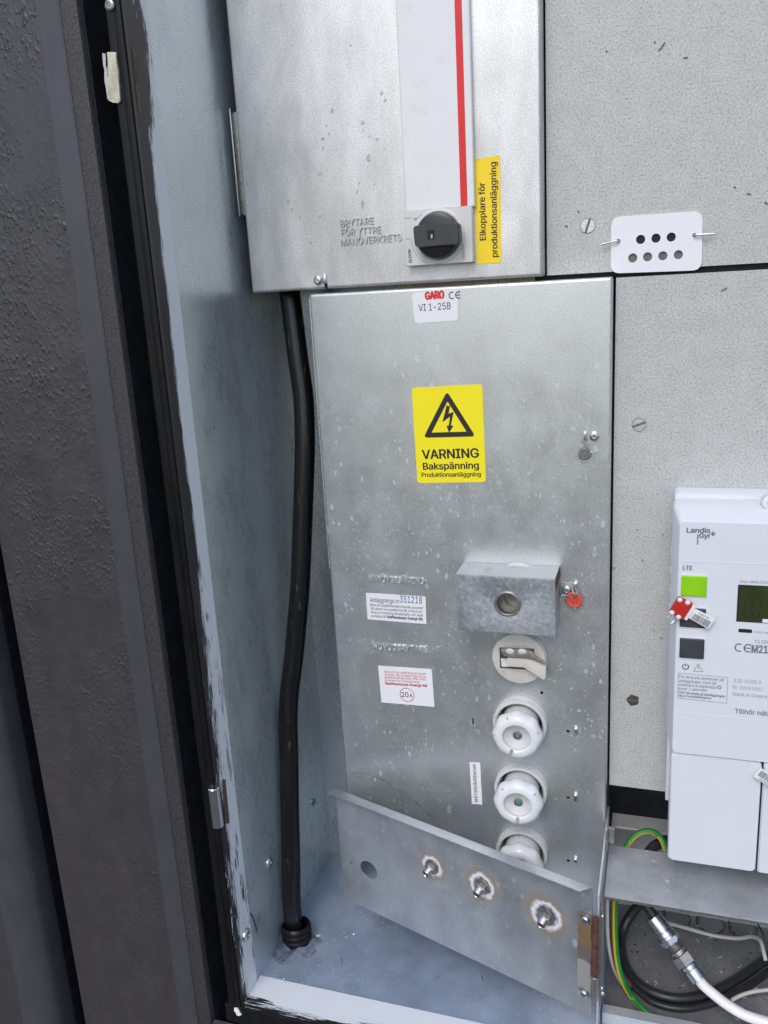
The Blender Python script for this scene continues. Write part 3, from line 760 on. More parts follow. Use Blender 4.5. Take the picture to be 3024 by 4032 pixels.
flat_obj(tpx(MB(), '351218', (1574, 2372), (1662, 2377), Y1, .004, 27, shear=.12), 'handwritten_number', 'ink_blue', s)
s = sticker('notice_sticker', 'paper', ((1489, 2621), (1700, 2635), (1711, 2783), (1502.5, 2765)), -.0001, lc, 'white notice sticker with red print and a circled 20A', .0006)
tb = MB()
for body, a, b in (('Byte av huvudsäkring till annan', (1512.5, 2648), (1678, 2658)), ('storlek, får endast utföras av', (1514, 2659), (1679.6, 2670)), ('godkänd entreprenör, efter med-', (1514.4, 2670), (1680, 2680)), ('givande från Energiverket.', (1516, 2681.5), (1654, 2690))): tpx(tb, body, a, b, Y1, .006, 8.5)
tpx(tb, 'Staffanstorps Energi AB', (1517, 2695), (1681.5, 2705), Y1, .045, 9)
cc = at(1602.6, 2736, Y1); rr_ = (at(1631, 2736, Y1) - cc).length; ring2d(tb, cc, rr_ - .0007, rr_, Y1, 40)
tpx(tb, 'A', (1612, 2745), (1625, 2746), Y1, .02, 13); flat_obj(tb, 'lettering', 'ink_red', s)
flat_obj(tpx(MB(), '20', (1582, 2744), (1609, 2745), Y1, .01, 19), 'handwritten_number', 'ink_blue', s)
s = sticker('fuse_sticker', 'paper', ((1849, 3001), (1890.4, 3003.4), (1899, 3168), (1858.6, 3164.5)), -.0001, lc, 'narrow white sticker reading upward beside the fuses', .0004)
flat_obj(tpx(MB(), 'MÄTARSÄKRINGAR', (1881, 3158), (1874, 3010), Y1, .008, None), 'lettering', 'ink', s)
# screw, tab and lead seal at the right
p = at(2340.5, 1717, 0); screw(None, (p.x, 0, p.z), FRONT, .0046, lc, 'steel', h=.003, ang=.1)
p = at(2305, 1716, 0); MB().box(p.x - .0012, p.x + .0012, -.0035, 0, p.z - .004, p.z + .004).build('seal_tab', 'steel', lc, bevel=.0005)
for px, py in ((2267, 2879), (2266.4, 3140), (2266, 3392)):
    p = at(px, py, -.002); MB().box(p.x - .0014, p.x + .0014, -.004, 0, p.z - .0034, p.z + .0034).build('seal_tab', 'steel', lc, bevel=.0004)
q = at(2302, 1787, -.003)
ls = thing('lead_seal', 'dull lead seal hanging by twisted wire near the right edge of the lower cover', 'seal', (q.x, -.003, q.z - .006))
MB().lathe([(.0045, 0), (.0060, .0012), (.0060, .0030), (.0046, .0042), (.0030, .0040), (.0026, .0046), (0, .0046)], (q.x, -.0006, q.z), FRONT, 22, mod=lambda k, a: 1 + .06 * math.sin(3 * a + 1)).build('seal_body', 'lead', ls)
tw = MB()
for sg in (-1, 1): tw.tube([(p0.x, -.003 + sg * .0004, p0.z) for p0 in [at(2303 + sg * d, y_, -.003) for d, y_ in ((4, 1722), (9, 1738), (-2, 1752), (7, 1766), (3, 1780))]], .00035, 6, 4)
for dx, dz in ((.012, .001), (-.010, -.003), (-.004, -.009), (.005, .008)): tw.tube([(q.x, -.003, q.z), (q.x + dx * .6, -.004, q.z + dz + .001), (q.x + dx, -.002, q.z + dz)], .0003, 5, 3)
tw.build('seal_wire', 'wire_steel', ls)
# drag marks and dirt arc across the low part of the cover
M['smudge'] = plain('smudge', (.47, .50, .51), .38, .8, .3, 120)
sm = MB()
stroke(sm, spline([at(1350 + a * .6631, 2150 + b * .6631, 0) for a, b in ((130, 1345), (250, 1398), (380, 1478), (480, 1565), (560, 1648), (605, 1695))], 6), .0022, -.0001)
sm.build('rub_mark', 'smudge', lc, smooth=False)

# ---- guard box over the control fuse
gx0, gx1, gz0, gz1, gy = .1530, .2520, -.3408, -.2806, -.040
gb_ = thing('fuse_guard_box', 'spangled galvanised guard box with a round eyelet hole', 'guard box', ((gx0 + gx1) / 2, -.02, gz0))
hc = at(1998, 2377, gy)
MB().plate(rrect(gx0, gx1, gz0, gz1, .0015, gy, 3), [circ(hc.x, hc.z, .0108, gy)], (0, .0012, 0)).build('front_sheet', 'galv_lock', gb_, bevel=.0003)
MB().lathe([(.0135, 0), (.0132, .0014), (.0125, .0020), (.0112, .0020), (.0106, .0014), (.0105, -.0040)], (hc.x, gy, hc.z), FRONT, 36, cap=False).build('eyelet', 'steel_dull', gb_)
MB().prism([(gx0, gy + .0005, gz1 - .0012), (gx1, gy + .0005, gz1 - .0012), (gx1, gy + .0005, gz1), (gx0, gy + .0005, gz1)], (0, -gy - .001, 0)).build('top_sheet', galv('galv_top', (.44, .46, .47), .65, .42, .1, .12, .9, .5, 100, rust=.6), gb_)
MB().box(gx0, gx1, gy + .0008, -.0004, gz0, gz0 + .0012).build('bottom_sheet', 'galv_lock', gb_)
MB().box(gx0, gx0 + .0012, gy + .0008, -.0004, gz0 + .0013, gz1 - .0013).build('side_sheet', 'galv_lock', gb_)
MB().box(gx1 - .0012, gx1, gy + .0008, -.0004, gz0 + .0013, gz1 + .0005).build('side_sheet', 'galv_lock', gb_)
MB().add([(gx1 + .0002, gy + .006, gz1 - .002), (gx1 + .0002, -.001, gz1 + .001), (gx1 + .0010, -.001, gz1 - .008), (gx1 + .0010, gy + .004, gz1 - .014)], [(0, 1, 2, 3)]).build('rust_edge', 'rust', gb_, smooth=False)
p = at(2232, 2322, -.001)
MB().box(gx1 + .0002, at(2264, 2322, 0).x, -.0012, -.0001, p.z - .006, p.z + .0075).build('mounting_lug', 'galv_lock', gb_, bevel=.0004)
screw(None, (p.x, -.0012, p.z), FRONT, .0046, gb_, 'steel', h=.003)
p = at(2266, 2312, -.003); MB().box(p.x - .0016, p.x + .0016, -.0055, 0, p.z - .0045, p.z + .0045).build('seal_tab', 'steel', gb_, bevel=.0004)
q = at(2259, 2364, -.007)
rsl = thing('red_seal', 'round red plastic seal wired to the lug of the guard box', 'seal', (q.x, -.006, q.z - .008))
MB().lathe([(.0075, 0), (.0086, .001), (.0086, .0026), (.0072, .0036), (.0060, .0032), (0, .0032)], (q.x, -.0040, q.z), FRONT, 26, mod=lambda k, a: 1 + .04 * math.sin(2 * a) + .025 * math.sin(5 * a)).build('seal_disc', 'seal_red', rsl)
sm = MB()
for i in range(7):
    a = i * .9; stroke(sm, [Vector((q.x + .0045 * math.cos(a), 0, q.z + .0045 * math.sin(a))), Vector((q.x + .0018 * math.cos(a + 1), 0, q.z + .0018 * math.sin(a + 1)))], .0006, -.00735)
flat_obj(sm, 'embossed_mark', 'red_plastic', rsl)
tw = MB()
def wire_px(pts, r, ys, n=7, st=5): return [at(a, b, y) for (a, b), y in zip(pts, ys)]
tw.tube(wire_px(((2262, 2318), (2274, 2335), (2262, 2346), (2250, 2352)), 0, (-.006, -.009, -.009, -.006)), .0006, 7, 5)
tw.tube(wire_px(((2252, 2320), (2262, 2340), (2272, 2330), (2266, 2318)), 0, (-.006, -.010, -.009, -.006)), .0006, 7, 5)
tw.tube(wire_px(((2250, 2352), (2230, 2346), (2214, 2340)), 0, (-.006, -.010, -.009)), .0006, 7, 4)
tw.tube(wire_px(((2244, 2360), (2224, 2356), (2212, 2346), (2222, 2340)), 0, (-.006, -.010, -.010, -.009)), .0005, 7, 4)
tw.tube(wire_px(((2262, 2384), (2266, 2398), (2258, 2388)), 0, (-.006, -.010, -.006)), .0006, 7, 4)
tw.build('seal_wire', 'wire_steel', rsl)

# ---- porcelain fuses
def ring_profile():
    return [(.0290, -.0010), (.0290, .0000), (.0292, .0080), (.0284, .0100), (.0262, .0104), (.0248, .0092), (.0240, .0030), (.0205, -.030)]
def fuse_thing(c, label, group, loc_name='porcelain_fuse'):
    t = thing(loc_name, label, 'fuse', (c.x, 0, c.z - .029), group)
    MB().lathe(ring_profile(), (c.x, -.0004, c.z), FRONT, 48, cap=False).build('socket_ring', 'porcelain_dull', t)
    ax = Vector((.035, -1, -.02)).normalized()
    lobes = lambda k, a: 1 + (.030 * math.cos(8 * a) if k in (3, 4, 5) else .018 * math.cos(8 * a) if k == 6 else 0)
    MB().lathe([(.0195, -.03), (.0200, .014), (.0206, .0195), (.0243, .0225), (.0258, .0258), (.0258, .0305), (.0246, .0338), (.0220, .0365), (.0190, .0375), (.0158, .0372), (.0146, .0362), (.0142, .0342)], (c.x, 0, c.z), ax, 64, mod=lobes, cap=False).build('cap', 'porcelain', t)
    MB().lathe([(.0142, .0339), (.0140, .0332), (.0060, .0295), (.0042, .0289)], (c.x, 0, c.z), ax, 36, cap=False).build('cap_face', 'porcelain_dull', t)
    MB().lathe([(.0046, .0289), (.0047, .0307), (.0036, .0309), (.0034, .0293)], (c.x, 0, c.z), ax, 22, cap=False).build('window_rim', 'steel_dull', t)
    MB().lathe([(.0035, .0291), (.0022, .0299), (0, .0301)], (c.x, 0, c.z), ax, 18).build('indicator_window', 'glass_blue', t)
    return t
def dup(root, delta, label=None):
    r = root.copy(); col.objects.link(r); r.location = root.location + delta
    if label: r['label'] = label
    for ch in list(root.children):
        c = ch.copy(); col.objects.link(c); c.parent = r
        for g in list(ch.children):
            d = g.copy(); col.objects.link(d); d.parent = c
    return r
FG = 'white porcelain screw fuses in a column'
f1 = fuse_thing(Vector((R1.x, 0, R1.z)), 'topmost white porcelain fuse, below the round main switch', FG)
f2 = dup(f1, Vector((-.0002, 0, FZ)), 'middle white porcelain fuse, beside the MÄTARSÄKRINGAR sticker')
f3 = dup(f1, Vector((0, 0, 2 * FZ)), 'lowest white porcelain fuse, half hidden behind the slanting flap')
def notch(t, c, ang):
    ax = Vector((.035, -1, -.02)).normalized(); u = Vector((0, 0, 1)); u = (u - ax * u.dot(ax)).normalized(); w = ax.cross(u)
    d = u * math.cos(ang) + w * math.sin(ang); e = ax.cross(d)
    o = Vector((c.x, 0, c.z)) + ax * .0370
    MB().prism([o + d * .0140 + e * .0016, o + d * .0205 + e * .0018, o + d * .0212, o + d * .0205 - e * .0018, o + d * .0140 - e * .0016], ax * .0009).build('notch', 'bakelite_dirty', t)
    for a2 in (1.1, 2.3, 3.9, 5.0):
        d2 = u * math.cos(ang + a2) + w * math.sin(ang + a2); e2 = ax.cross(d2); o2 = Vector((c.x, 0, c.z)) + ax * .0349
        MB().prism([o2 + d2 * .0226 + e2 * .0006, o2 + d2 * .0246 + e2 * .0006, o2 + d2 * .0246 - e2 * .0006, o2 + d2 * .0226 - e2 * .0006], ax * .0011).build('glaze_chip', 'bakelite_dirty', t)
ORG[f2.name] = f2.location.copy(); ORG[f3.name] = f3.location.copy()
notch(f1, Vector((R1.x, 0, R1.z)), PI - .35); notch(f2, Vector((R1.x, 0, R1.z + FZ)), PI - .02)
hf = thing('porcelain_fuse', 'porcelain fuse hidden inside the guard box, seen through its eyelet', 'fuse', (CE_.x, 0, CE_.z - .03))
MB().lathe([(.0285, -.001), (.0285, .0000), (.0287, .0045), (.0280, .0060), (.0252, .0062), (.0205, -.02)], (CE_.x, -.0004, CE_.z), FRONT, 44, cap=False).build('socket_ring', 'porcelain_dull', hf)
MB().lathe([(.0195, -.02), (.0200, .010), (.0225, .013), (.0230, .021), (.0190, .026), (.0120, .026), (.0105, .022), (.0040, .020), (0, .020)], (CE_.x, 0, CE_.z), FRONT, 40).build('cap', 'porcelain_old', hf)

# ---- round main switch
ms = thing('main_switch', 'round cream main switch with a dirty folding lever', 'switch', (SW.x, 0, SW.z - .028))
MB().lathe([(.0240, .03), (.0250, -.001), (.0284, .0004), (.0286, .0088), (.0276, .0108), (.0262, .0114), (0, .0116)][1:], (SW.x, 0, SW.z), FRONT, 56).build('switch_body', 'bakelite', ms)
def cl(a, b, y): return at(1350 + a * .6631, 2150 + b * .6631, y)
wp = [cl(a, b, -.0118) for a, b in ((930, 602), (1135, 610), (1138, 735), (934, 722))]
MB().prism([(q.x, -.0117, q.z) for q in wp], (0, -.0007, 0)).build('lever_recess', 'recess_dark', ms)
wp = [cl(a, b, -.0128) for a, b in ((938, 668), (978, 668), (982, 716), (944, 716))]
MB().prism([(q.x, -.0124, q.z) for q in wp], (0, -.0006, 0)).build('pointer_window', 'porcelain', ms)
lv = [cl(a, b, -.020) for a, b in ((975, 662), (1085, 668), (1130, 680), (1196, 700), (1206, 706), (1204, 790), (1190, 796), (1075, 722), (980, 716))]
MB().prism([(q.x, -.0124, q.z) for q in lv], (0, -.0080, 0)).build('lever', 'bakelite', ms, bevel=.0009)
lv = [cl(a, b, -.0225) for a, b in ((940, 610), (1085, 612), (1118, 622), (1148, 652), (1206, 694), (1200, 704), (1142, 674), (1110, 662), (960, 652), (944, 634))]
MB().prism([(q.x, -.0205, q.z) for q in lv], (0, -.0035, 0)).build('lever_edge', 'latch_metal', ms, bevel=.0006)
for a, b in ((992, 626), (1064, 628)):
    q = cl(a, b, -.0245); MB().lathe([(.0048, 0), (.0046, .0008), (.0030, .0014), (0, .0016)], (q.x, -.0236, q.z), FRONT, 22, mod=lambda k, t: 1 - .35 * abs(math.cos(t))).build('finger_pad', 'bakelite', ms)
q = cl(955, 752, -.0119); rg = MB(); ring2d(rg, q, .0018, .0023, -.01175, 22); flat_obj(rg, 'off_mark', 'bakelite_dirty', ms)

# ================================================================== MOUNTING PANELS (fibre board)
YP = .022
pbot = at(3024, 1042, YP).z
zs_hi = .0045; zs_lo = -.0012
up = thing('mounting_panel', 'upper speckled grey board to the right of the upper cover', 'panel', (.43, YP, zs_hi))
MB().plate([(.2383, YP, zs_hi), (XR - .01, YP, zs_hi), (XR - .01, YP, UZ1 + .1), (.2383, YP, UZ1 + .1)], [], (0, .010, 0)).build('board', 'fibre_panel', up, smooth=False)
p = at(2314.6, 889, YP); flat_screw((p.x, YP, p.z), .0064, up, ang=1.25)
lp = thing('mounting_panel', 'lower speckled grey board behind the electricity meter', 'panel', (.46, YP, -.5375))
MB().plate([(.3022, YP, -.5375), (XR - .01, YP, -.5375), (XR - .01, YP, zs_lo), (.3022, YP, zs_lo)], [], (0, .010, 0)).build('board', 'fibre_panel', lp, smooth=False)
p = at(2516, 1672, YP); flat_screw((p.x, YP, p.z), .0062, lp, ang=.35)
p = at(2492, 2757, YP); bs = MB().lathe([(.0062, .0001), (.0058, .0003), (0, .0003)], (p.x, YP, p.z), FRONT, 18, mod=lambda k, a: 1 + .12 * math.sin(5 * a) * (k == 0), cap=False).build('sunken_screw', 'recess_dark', lp); MB().box(p.x - .0050, p.x + .0046, YP - .0008, YP, p.z - .0010, p.z + .0008).build('slot', 'steel', bs)
TX1_ = XR - .004
# hidden rails behind the boards that carry them
MB().box(.225, XR - .01, .0330, .0345, -.03, .03).build('mounting_rail', 'void_shade', cab)  # rail coloured near black so the board seam looks shaded
MB().box(.2985, .3010, .0330, YB - .002, LZ0, 0).build('mounting_rail', 'dark_hole', cab)
MB().box(.3012, TX1_ , .0985, .1000, -.66, -.02).build('shade_sheet', 'void_shade', cab)  # added dark sheet, stands in for the shade behind the boards

# ---- white seven-hole plate
yh = YP - .0003
hp = thing('hole_plate', 'small white plate with seven round holes, wired across the board joint', 'plate', (.337, yh, .003))
oc = [at(a, b, yh) for a, b in ((2407, 855), (2767, 830), (2762, 1064), (2405, 1077))]
hl = [(2522.6, 943, 18), (2583, 938, 18), (2643, 933.6, 18), (2491.5, 1016, 18), (2550, 1011.5, 18), (2610, 1007.5, 18), (2671, 1003, 18), (2435, 950, 9), (2734.7, 927, 9)]
hs = []
for a, b, r in hl:
    q = at(a, b, yh); r_ = (at(a + r, b, yh) - q).length; hs.append(circ(q.x, q.z, r_, yh, 24))
MB().plate([(q.x, yh, q.z) for q in quad_round(oc, .0085, 6)], hs, (0, -.0014, 0)).build('plate_sheet', 'plate_white', hp)
for i, (a, b, r) in enumerate(hl[:7]):            # what shows through: drilled board above, grey board below
    q = at(a, b, yh); r_ = (at(a + r, b, yh) - q).length
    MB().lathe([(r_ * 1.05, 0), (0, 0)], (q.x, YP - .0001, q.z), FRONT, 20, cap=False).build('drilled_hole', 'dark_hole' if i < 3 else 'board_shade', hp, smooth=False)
for i, ((a, b), (c_, d)) in enumerate((((2435, 950), (2368, 963)), ((2735, 927), (2813, 921)))):
    w0 = at(a, b, YP); w1 = at(c_, d, YP - .006)
    MB().tube([w0 + Vector((0, .001, 0)), w0 + Vector((0, -.004, 0)), w0.lerp(w1, .3) + Vector((0, -.003, .0003)), w1], .0009, 8, 5).build('seal_wire', 'wire_steel', hp)

# ================================================================== ELECTRICITY METER
YM = -.060
mt = thing('electricity_meter', 'white plastic electricity meter with green and grey buttons and dark display', 'electricity meter', (.45, -.02, -.562))
mx0 = .3630; mx1 = .5400; zt0 = at(2700, 1941, -.002).z; zt1 = at(2700, 1988, -.030).z; zt2 = at(2690, 2048, YM).z
zbm = -.5625; zmid = at(2644, 2965, YM).z
MB().loft([rrect(mx0 - .0035, mx1 + .004, zmid, zt0, .004, YP - .0005, 4), rrect(mx0 - .0035, mx1 + .004, zmid, zt0, .004, -.002, 4), rrect(mx0 - .0028, mx1 + .003, zmid, zt0 - .0012, .004, -.004, 4)]).build('base_case', 'white_plastic', mt)
MB().loft([rrect(mx0 - .0046, mx1 + .004, zmid + .001, zt1, .0055, -.0042, 5), rrect(mx0 - .0046, mx1 + .004, zmid + .001, zt1, .0055, -.028, 5), rrect(mx0 - .0036, mx1 + .003, zmid + .001, zt1 - .0016, .0055, -.031, 5), rrect(mx0 + .0002, mx1, zmid + .001, zt2 - .0002, .0050, YM + .0018, 5), rrect(mx0 + .0014, mx1 - .001, zmid + .001, zt2 - .0016, .0042, YM, 5)]).build('front_case', 'white_plastic', mt)
tgx = at(3001.5, 3050, YM).x                    # joint between the two terminal covers
for xa, xb in ((mx0 + .0004, tgx - .0006), (tgx + .0010, mx1 - .001)):
    MB().loft([rrect(xa, xb, zbm + .001, zmid - .0006, .0040 if xa < .4 else .002, y, 5) for y in (-.0020, YM + .0012)] + [rrect(xa + .0012, xb - .0006, zbm + .0022, zmid - .0008, .0050 if xa < .4 else .002, YM - .0006, 5)]).build('terminal_cover', 'white_plastic', mt)
MB().box(mx0 - .0028, mx0 + .03, -.002, .018, zbm + .03, zmid - .001).build('terminal_base', 'white_plastic', mt, bevel=.001)
MB().box(tgx - .004, tgx + .004, YM + .004, .0, zbm + .002, zmid - .001).build('joint_shadow_gap', 'dark_hole', mt)
for k, z in enumerate((at(2661, 2208, YM).z, at(2650, 2805, YM).z)):
    MB().box(mx0 + .0006, mx1 - .001, YM - .00025, YM + .0002, z - .0003, z + .0003).build('case_ridge', 'white_plastic', mt, smooth=False)
for k in range(4):
    z = at(2650, 2200 + 75 * k, -.04).z
    MB().box(mx0 - .0052, mx0 - .0040, -.026 + .001 * k, -.0075, z - .0012, z + .0012).build('side_rib', 'white_plastic', mt, bevel=.0004)
def button(px0, py0, px1, py1, mat, label):
    a = at(px0, py0, YM); b = at(px1, py1, YM)
    MB().loft([rrect(a.x - .0009, b.x + .0009, b.z - .0009, a.z + .0009, .0016, y, 3) for y in (YM + .0005, YM - .0009)]).build('button_surround', 'white_plastic', mt)
    mb = MB(); y = YM - .0014
    cx, cz = (a.x + b.x) / 2, (a.z + b.z) / 2; r = (b.x - a.x) * .24
    mb.loft([rrect(a.x, b.x, b.z, a.z, .0012, YM - .0006, 3), rrect(a.x, b.x, b.z, a.z, .0012, y, 3), rrect(a.x + .0006, b.x - .0006, b.z + .0006, a.z - .0006, .0010, y - .0005, 3)], cap1=False)
    outer = rrect(a.x + .0006, b.x - .0006, b.z + .0006, a.z - .0006, .0010, y - .0005, 3); dish = circ(cx, cz, r, y - .0005, 24)
    mb.add(outer + dish, [tuple(t) for t in tessellate_polygon([outer, dish])])
    mb.lathe([(r, 0), (r * .8, -.0009), (r * .4, -.0014), (0, -.0015)], (cx, y - .0005, cz), FRONT, 24, up=(1, 0, 0))
    return mb.build('button', mat, mt, label=label, angle=50)
button(2683, 2263, 2781, 2349, 'green_button', 'bright lime green button under LTE')
button(2678, 2390, 2777, 2472, 'grey_button', 'dark grey button half hidden by the red seal tag')
button(2677, 2509, 2771, 2594, 'grey_button', 'dark grey button above the power symbol')
YT = YM - .0003
def mtext(rows, mat, name, bold=.004):
    for r in rows: flat_obj(tpx(MB(), r[0], r[1], r[2], YT, r[4] if len(r) > 4 else bold, r[3]), name, mat, mt)
lg = MB(); tpx(lg, 'Landis', (2704, 2097), (2796, 2098), YT, .03, 19); tpx(lg, 'Gyr', (2754, 2119), (2796, 2119), YT, .03, 19); tpx(lg, '+', (2798, 2111), (2816, 2112), YT, .03, None)
a, b = at(2748, 2104, YT), at(2748, 2145, YT); lg.add([(a.x - .0005, YT, a.z), (a.x + .0005, YT, a.z), (a.x + .0005, YT, b.z), (a.x - .0005, YT, b.z)], [(0, 1, 2, 3)])
flat_obj(lg, 'maker_lettering', 'ink_grey', mt)
mtext([('LTE', (2689, 2243), (2725, 2244.5), 16, .02)], 'ink_grey', 'lettering')
mtext([('E360-AM3D.C50.B5V7-M', (2913, 2294), (3072, 2300), 9, .01), ('1000 imp/kWh', (2970, 2492), (3060, 2497), 8, .006), ('0,25-5(100) A', (2889.5, 2687), (2997, 2694), 14), ('Nr. 56557007', (2885, 2711), (3002, 2722), 13), ('Made in Greece', (2885, 2738), (3021, 2750), 13)], 'ink_mid', 'lettering')
mtext([('Tillhör nätägaren', (2892.4, 2808), (3110, 2826), 18, .01), ('T11558', (2970, 2532), (3044, 2535), 12, .006), ('M21', (2961, 2568), (3022, 2571), 26, .02)], 'ink_grey', 'lettering')
ce_mark(2891, 2565, 33, YT, mt, 'ink_grey')
bx = MB()
def frame2d(mb, cs, w):
    ps = [at(*c_, YT) for c_ in cs]
    for i in range(4): stroke(mb, [ps[i], ps[(i + 1) % 4]], w, YT)
frame2d(bx, ((2671, 2650), (2866, 2668), (2861, 2769), (2668.5, 2749)), .0003); flat_obj(bx, 'printed_frame', 'ink_grey', mt); bx = MB(); frame2d(bx, ((2957, 2540), (3060, 2546), (3060, 2574), (2957, 2570)), .0003); flat_obj(bx, 'printed_frame', 'ink_grey', mt); bx = MB()
tri = [at(a, b, YT) for a, b in ((2750, 2614), (2731, 2643), (2768, 2645))]
for i in range(3): stroke(bx, [tri[i], tri[(i + 1) % 3]], .0004, YT)
stroke(bx, [at(2750, 2622, YT), at(2750, 2635, YT)], .0005, YT); flat_obj(bx, 'warning_triangle', 'ink_grey', mt)
def power(px, py, r):
    pw = MB(); c = at(px, py, YT); stroke(pw, [Vector((c.x + r * math.cos(t), 0, c.z + r * math.sin(t))) for t in [math.radians(120 + 300 * k / 20) for k in range(21)]], r * .3, YT); stroke(pw, [Vector((c.x, 0, c.z + r * 1.15)), Vector((c.x, 0, c.z + r * .1))], r * .3, YT); flat_obj(pw, 'power_symbol', 'ink', mt)
power(2699.6, 2625, .0026); power(2832, 2706, .0016)
mtext([('För att bryta strömmen på', (2674, 2669), (2849.5, 2683), 11), ('anläggningen, tryck på', (2674, 2685), (2818, 2696), 11), ('mätarens brytarknapp', (2673, 2700.5), (2820, 2712), 11), ('minst 2 sekunder', (2672, 2716), (2785, 2723), 11), ('OBS! Vid arbete på elanläggningen,', (2671.4, 2730), (2855.4, 2746), 9, .012), ('tag ur huvudsäkringarna', (2671.4, 2742), (2799.5, 2753.5), 9, .012)], 'ink_grey', 'lettering')
# display
d0 = at(2912, 2306, YM); d1 = at(2906, 2442, YM)
M['lcd'] = plain('lcd', (.036, .044, .012), .12, 0, .25, 70)
MB().box(d0.x - .0012, .47, YM - .0006, YM + .001, d1.z - .0010, d0.z + .0010).build('display_frame', 'black_plastic', mt)
dsp = MB().box(d0.x, .468, YM - .0010, YM, d1.z, d0.z).build('display', 'lcd', mt, smooth=False)
sg = MB()
for x_, y_, s_ in ((2926, 2385, '1'), (2958, 2388, '2'), (2990, 2391, '3'), (2922, 2424, '0'), (2952, 2426, '0'), (2984, 2428, '0')): tpx(sg, s_, (x_, y_), (x_ + 11, y_ + 1), YM - .0012, .03, 18)
tpx(sg, '←→', (2942, 2346), (2988, 2349), YM - .0012, .03, None); flat_obj(sg, 'display_digits', 'ink', dsp)
MB().box(at(3002, 2440, YM).x, .455, YM - .0011, YM, d1.z - .0004, d1.z + .0030).build('display_mark', 'paper', mt, smooth=False)
l0 = at(2908, 2475, YM); l1 = at(2961, 2492, YM)
MB().loft([rrect(l0.x, l1.x, l1.z, l0.z, .001, y, 3) for y in (YM + .0002, YM - .0004)]).build('optical_port', 'black_plastic', mt)
ey = at(3030, 1978, -.030)
MB().lathe([(.0062, -.01), (.0062, .002), (.0045, .003), (.0022, .003), (.0020, .0)], (ey.x, -.0300, ey.z), FRONT, 20).build('seal_eye', 'white_plastic', mt)

# seal tags hanging on the meter
def seal_tag(p, ang, label, group):
    t = thing('seal_tag', label, 'seal tag', p, group); p = Vector(p)
    ux = Vector((math.cos(ang), 0, math.sin(ang))); uz = Vector((-math.sin(ang), 0, math.cos(ang)))
    def loc(a, b, y=0): return p + ux * a + uz * b + Vector((0, y, 0))
    MB().prism(quad_round([loc(-.0005, -.0052), loc(.0215, -.0058), loc(.0215, .0058), loc(-.0005, .0052)], .0018), (0, -.0016, 0)).build('tag_label', 'paper', t, bevel=.0003)
    bc = MB(); x_ = .004; r2 = random.Random(9)
    while x_ < .0195:
        w = r2.choice((.0003, .0005, .0008)); bc.add([loc(x_, -.0046, -.0018), loc(x_ + w, -.0046, -.0018), loc(x_ + w, .0016, -.0018), loc(x_, .0016, -.0018)], [(0, 1, 2, 3)]); x_ += w + r2.choice((.0003, .0005))
    lay_text(bc, '218/735', loc(.0065, .0026, -.0018), loc(.0165, .0026, -.0018), FRONT, .01); flat_obj(bc, 'barcode', 'ink_grey', t)
    MB().prism(quad_round([loc(-.0160, -.0085, .001), loc(-.0015, -.0090, .001), loc(-.0015, .0090, .001), loc(-.0160, .0085, .001)], .0016), (0, -.0046, 0)).build('tag_body', 'red_plastic', t, bevel=.0006)
    MB().prism(quad_round([loc(-.0022, -.0078, .0012), loc(.0014, -.0078, .0012), loc(.0014, .0078, .0012), loc(-.0022, .0078, .0012)], .0008), (0, -.0040, 0)).build('tag_collar', 'paper', t, bevel=.0004)
    for a, b in ((-.0135, -.0072), (-.0135, .0070), (-.0065, -.0080), (-.0065, .0080)):
        q = loc(a, b, -.0034); MB().lathe([(.0022, 0), (.0022, .0006), (.0012, .0016), (0, .0017)], q, FRONT, 12).build('tag_stud', 'paper', t)
    MB().tube([loc(-.012, -.009, .0), loc(-.0135, -.0150, -.002), loc(-.010, -.0180, -.003), loc(-.0075, -.0140, -.001), loc(-.009, -.0095, 0)], .0008, 8, 6).build('tag_loop', 'wire_steel', t)
    return t
q = at(2716, 2412, YM - .006)
seal_tag((q.x, YM - .0045, q.z), math.radians(-27), 'red and white seal tag with barcode across the dark button of the meter', 'seal tags hanging on the meter')
q = at(3062, 3095, YM - .006)
seal_tag((q.x, YM - .0045, q.z), math.radians(148), 'white end of a barcode tag poking in at the right edge over the terminal cover', 'seal tags hanging on the meter')

# ================================================================== CABLE TROUGH (bottom right box)
tr = thing('cable_trough', 'open galvanised cable box below the meter with a shelf and wires inside', 'cable box', (.46, 0, ZF))
WX = .3016; YW = -.118; ZTW = -.566; ZS = -.600; YSF = -.079; YTB = .066
TX1 = XR - .012
MB().prism([(WX - .0013, .030, ZTW - .004), (WX - .0013, YW, ZTW - .004), (WX - .0013, YW, ZF + .002), (WX - .0013, .030, ZF + .002)], (.0018, 0, 0)).build('side_wall', 'galv_trough', tr)
wt = MB().box(WX + .0007, WX + .0022, YW + .004, YW + .016, -.700, -.590).build('side_fold', 'steel_dull', tr, bevel=.0003)
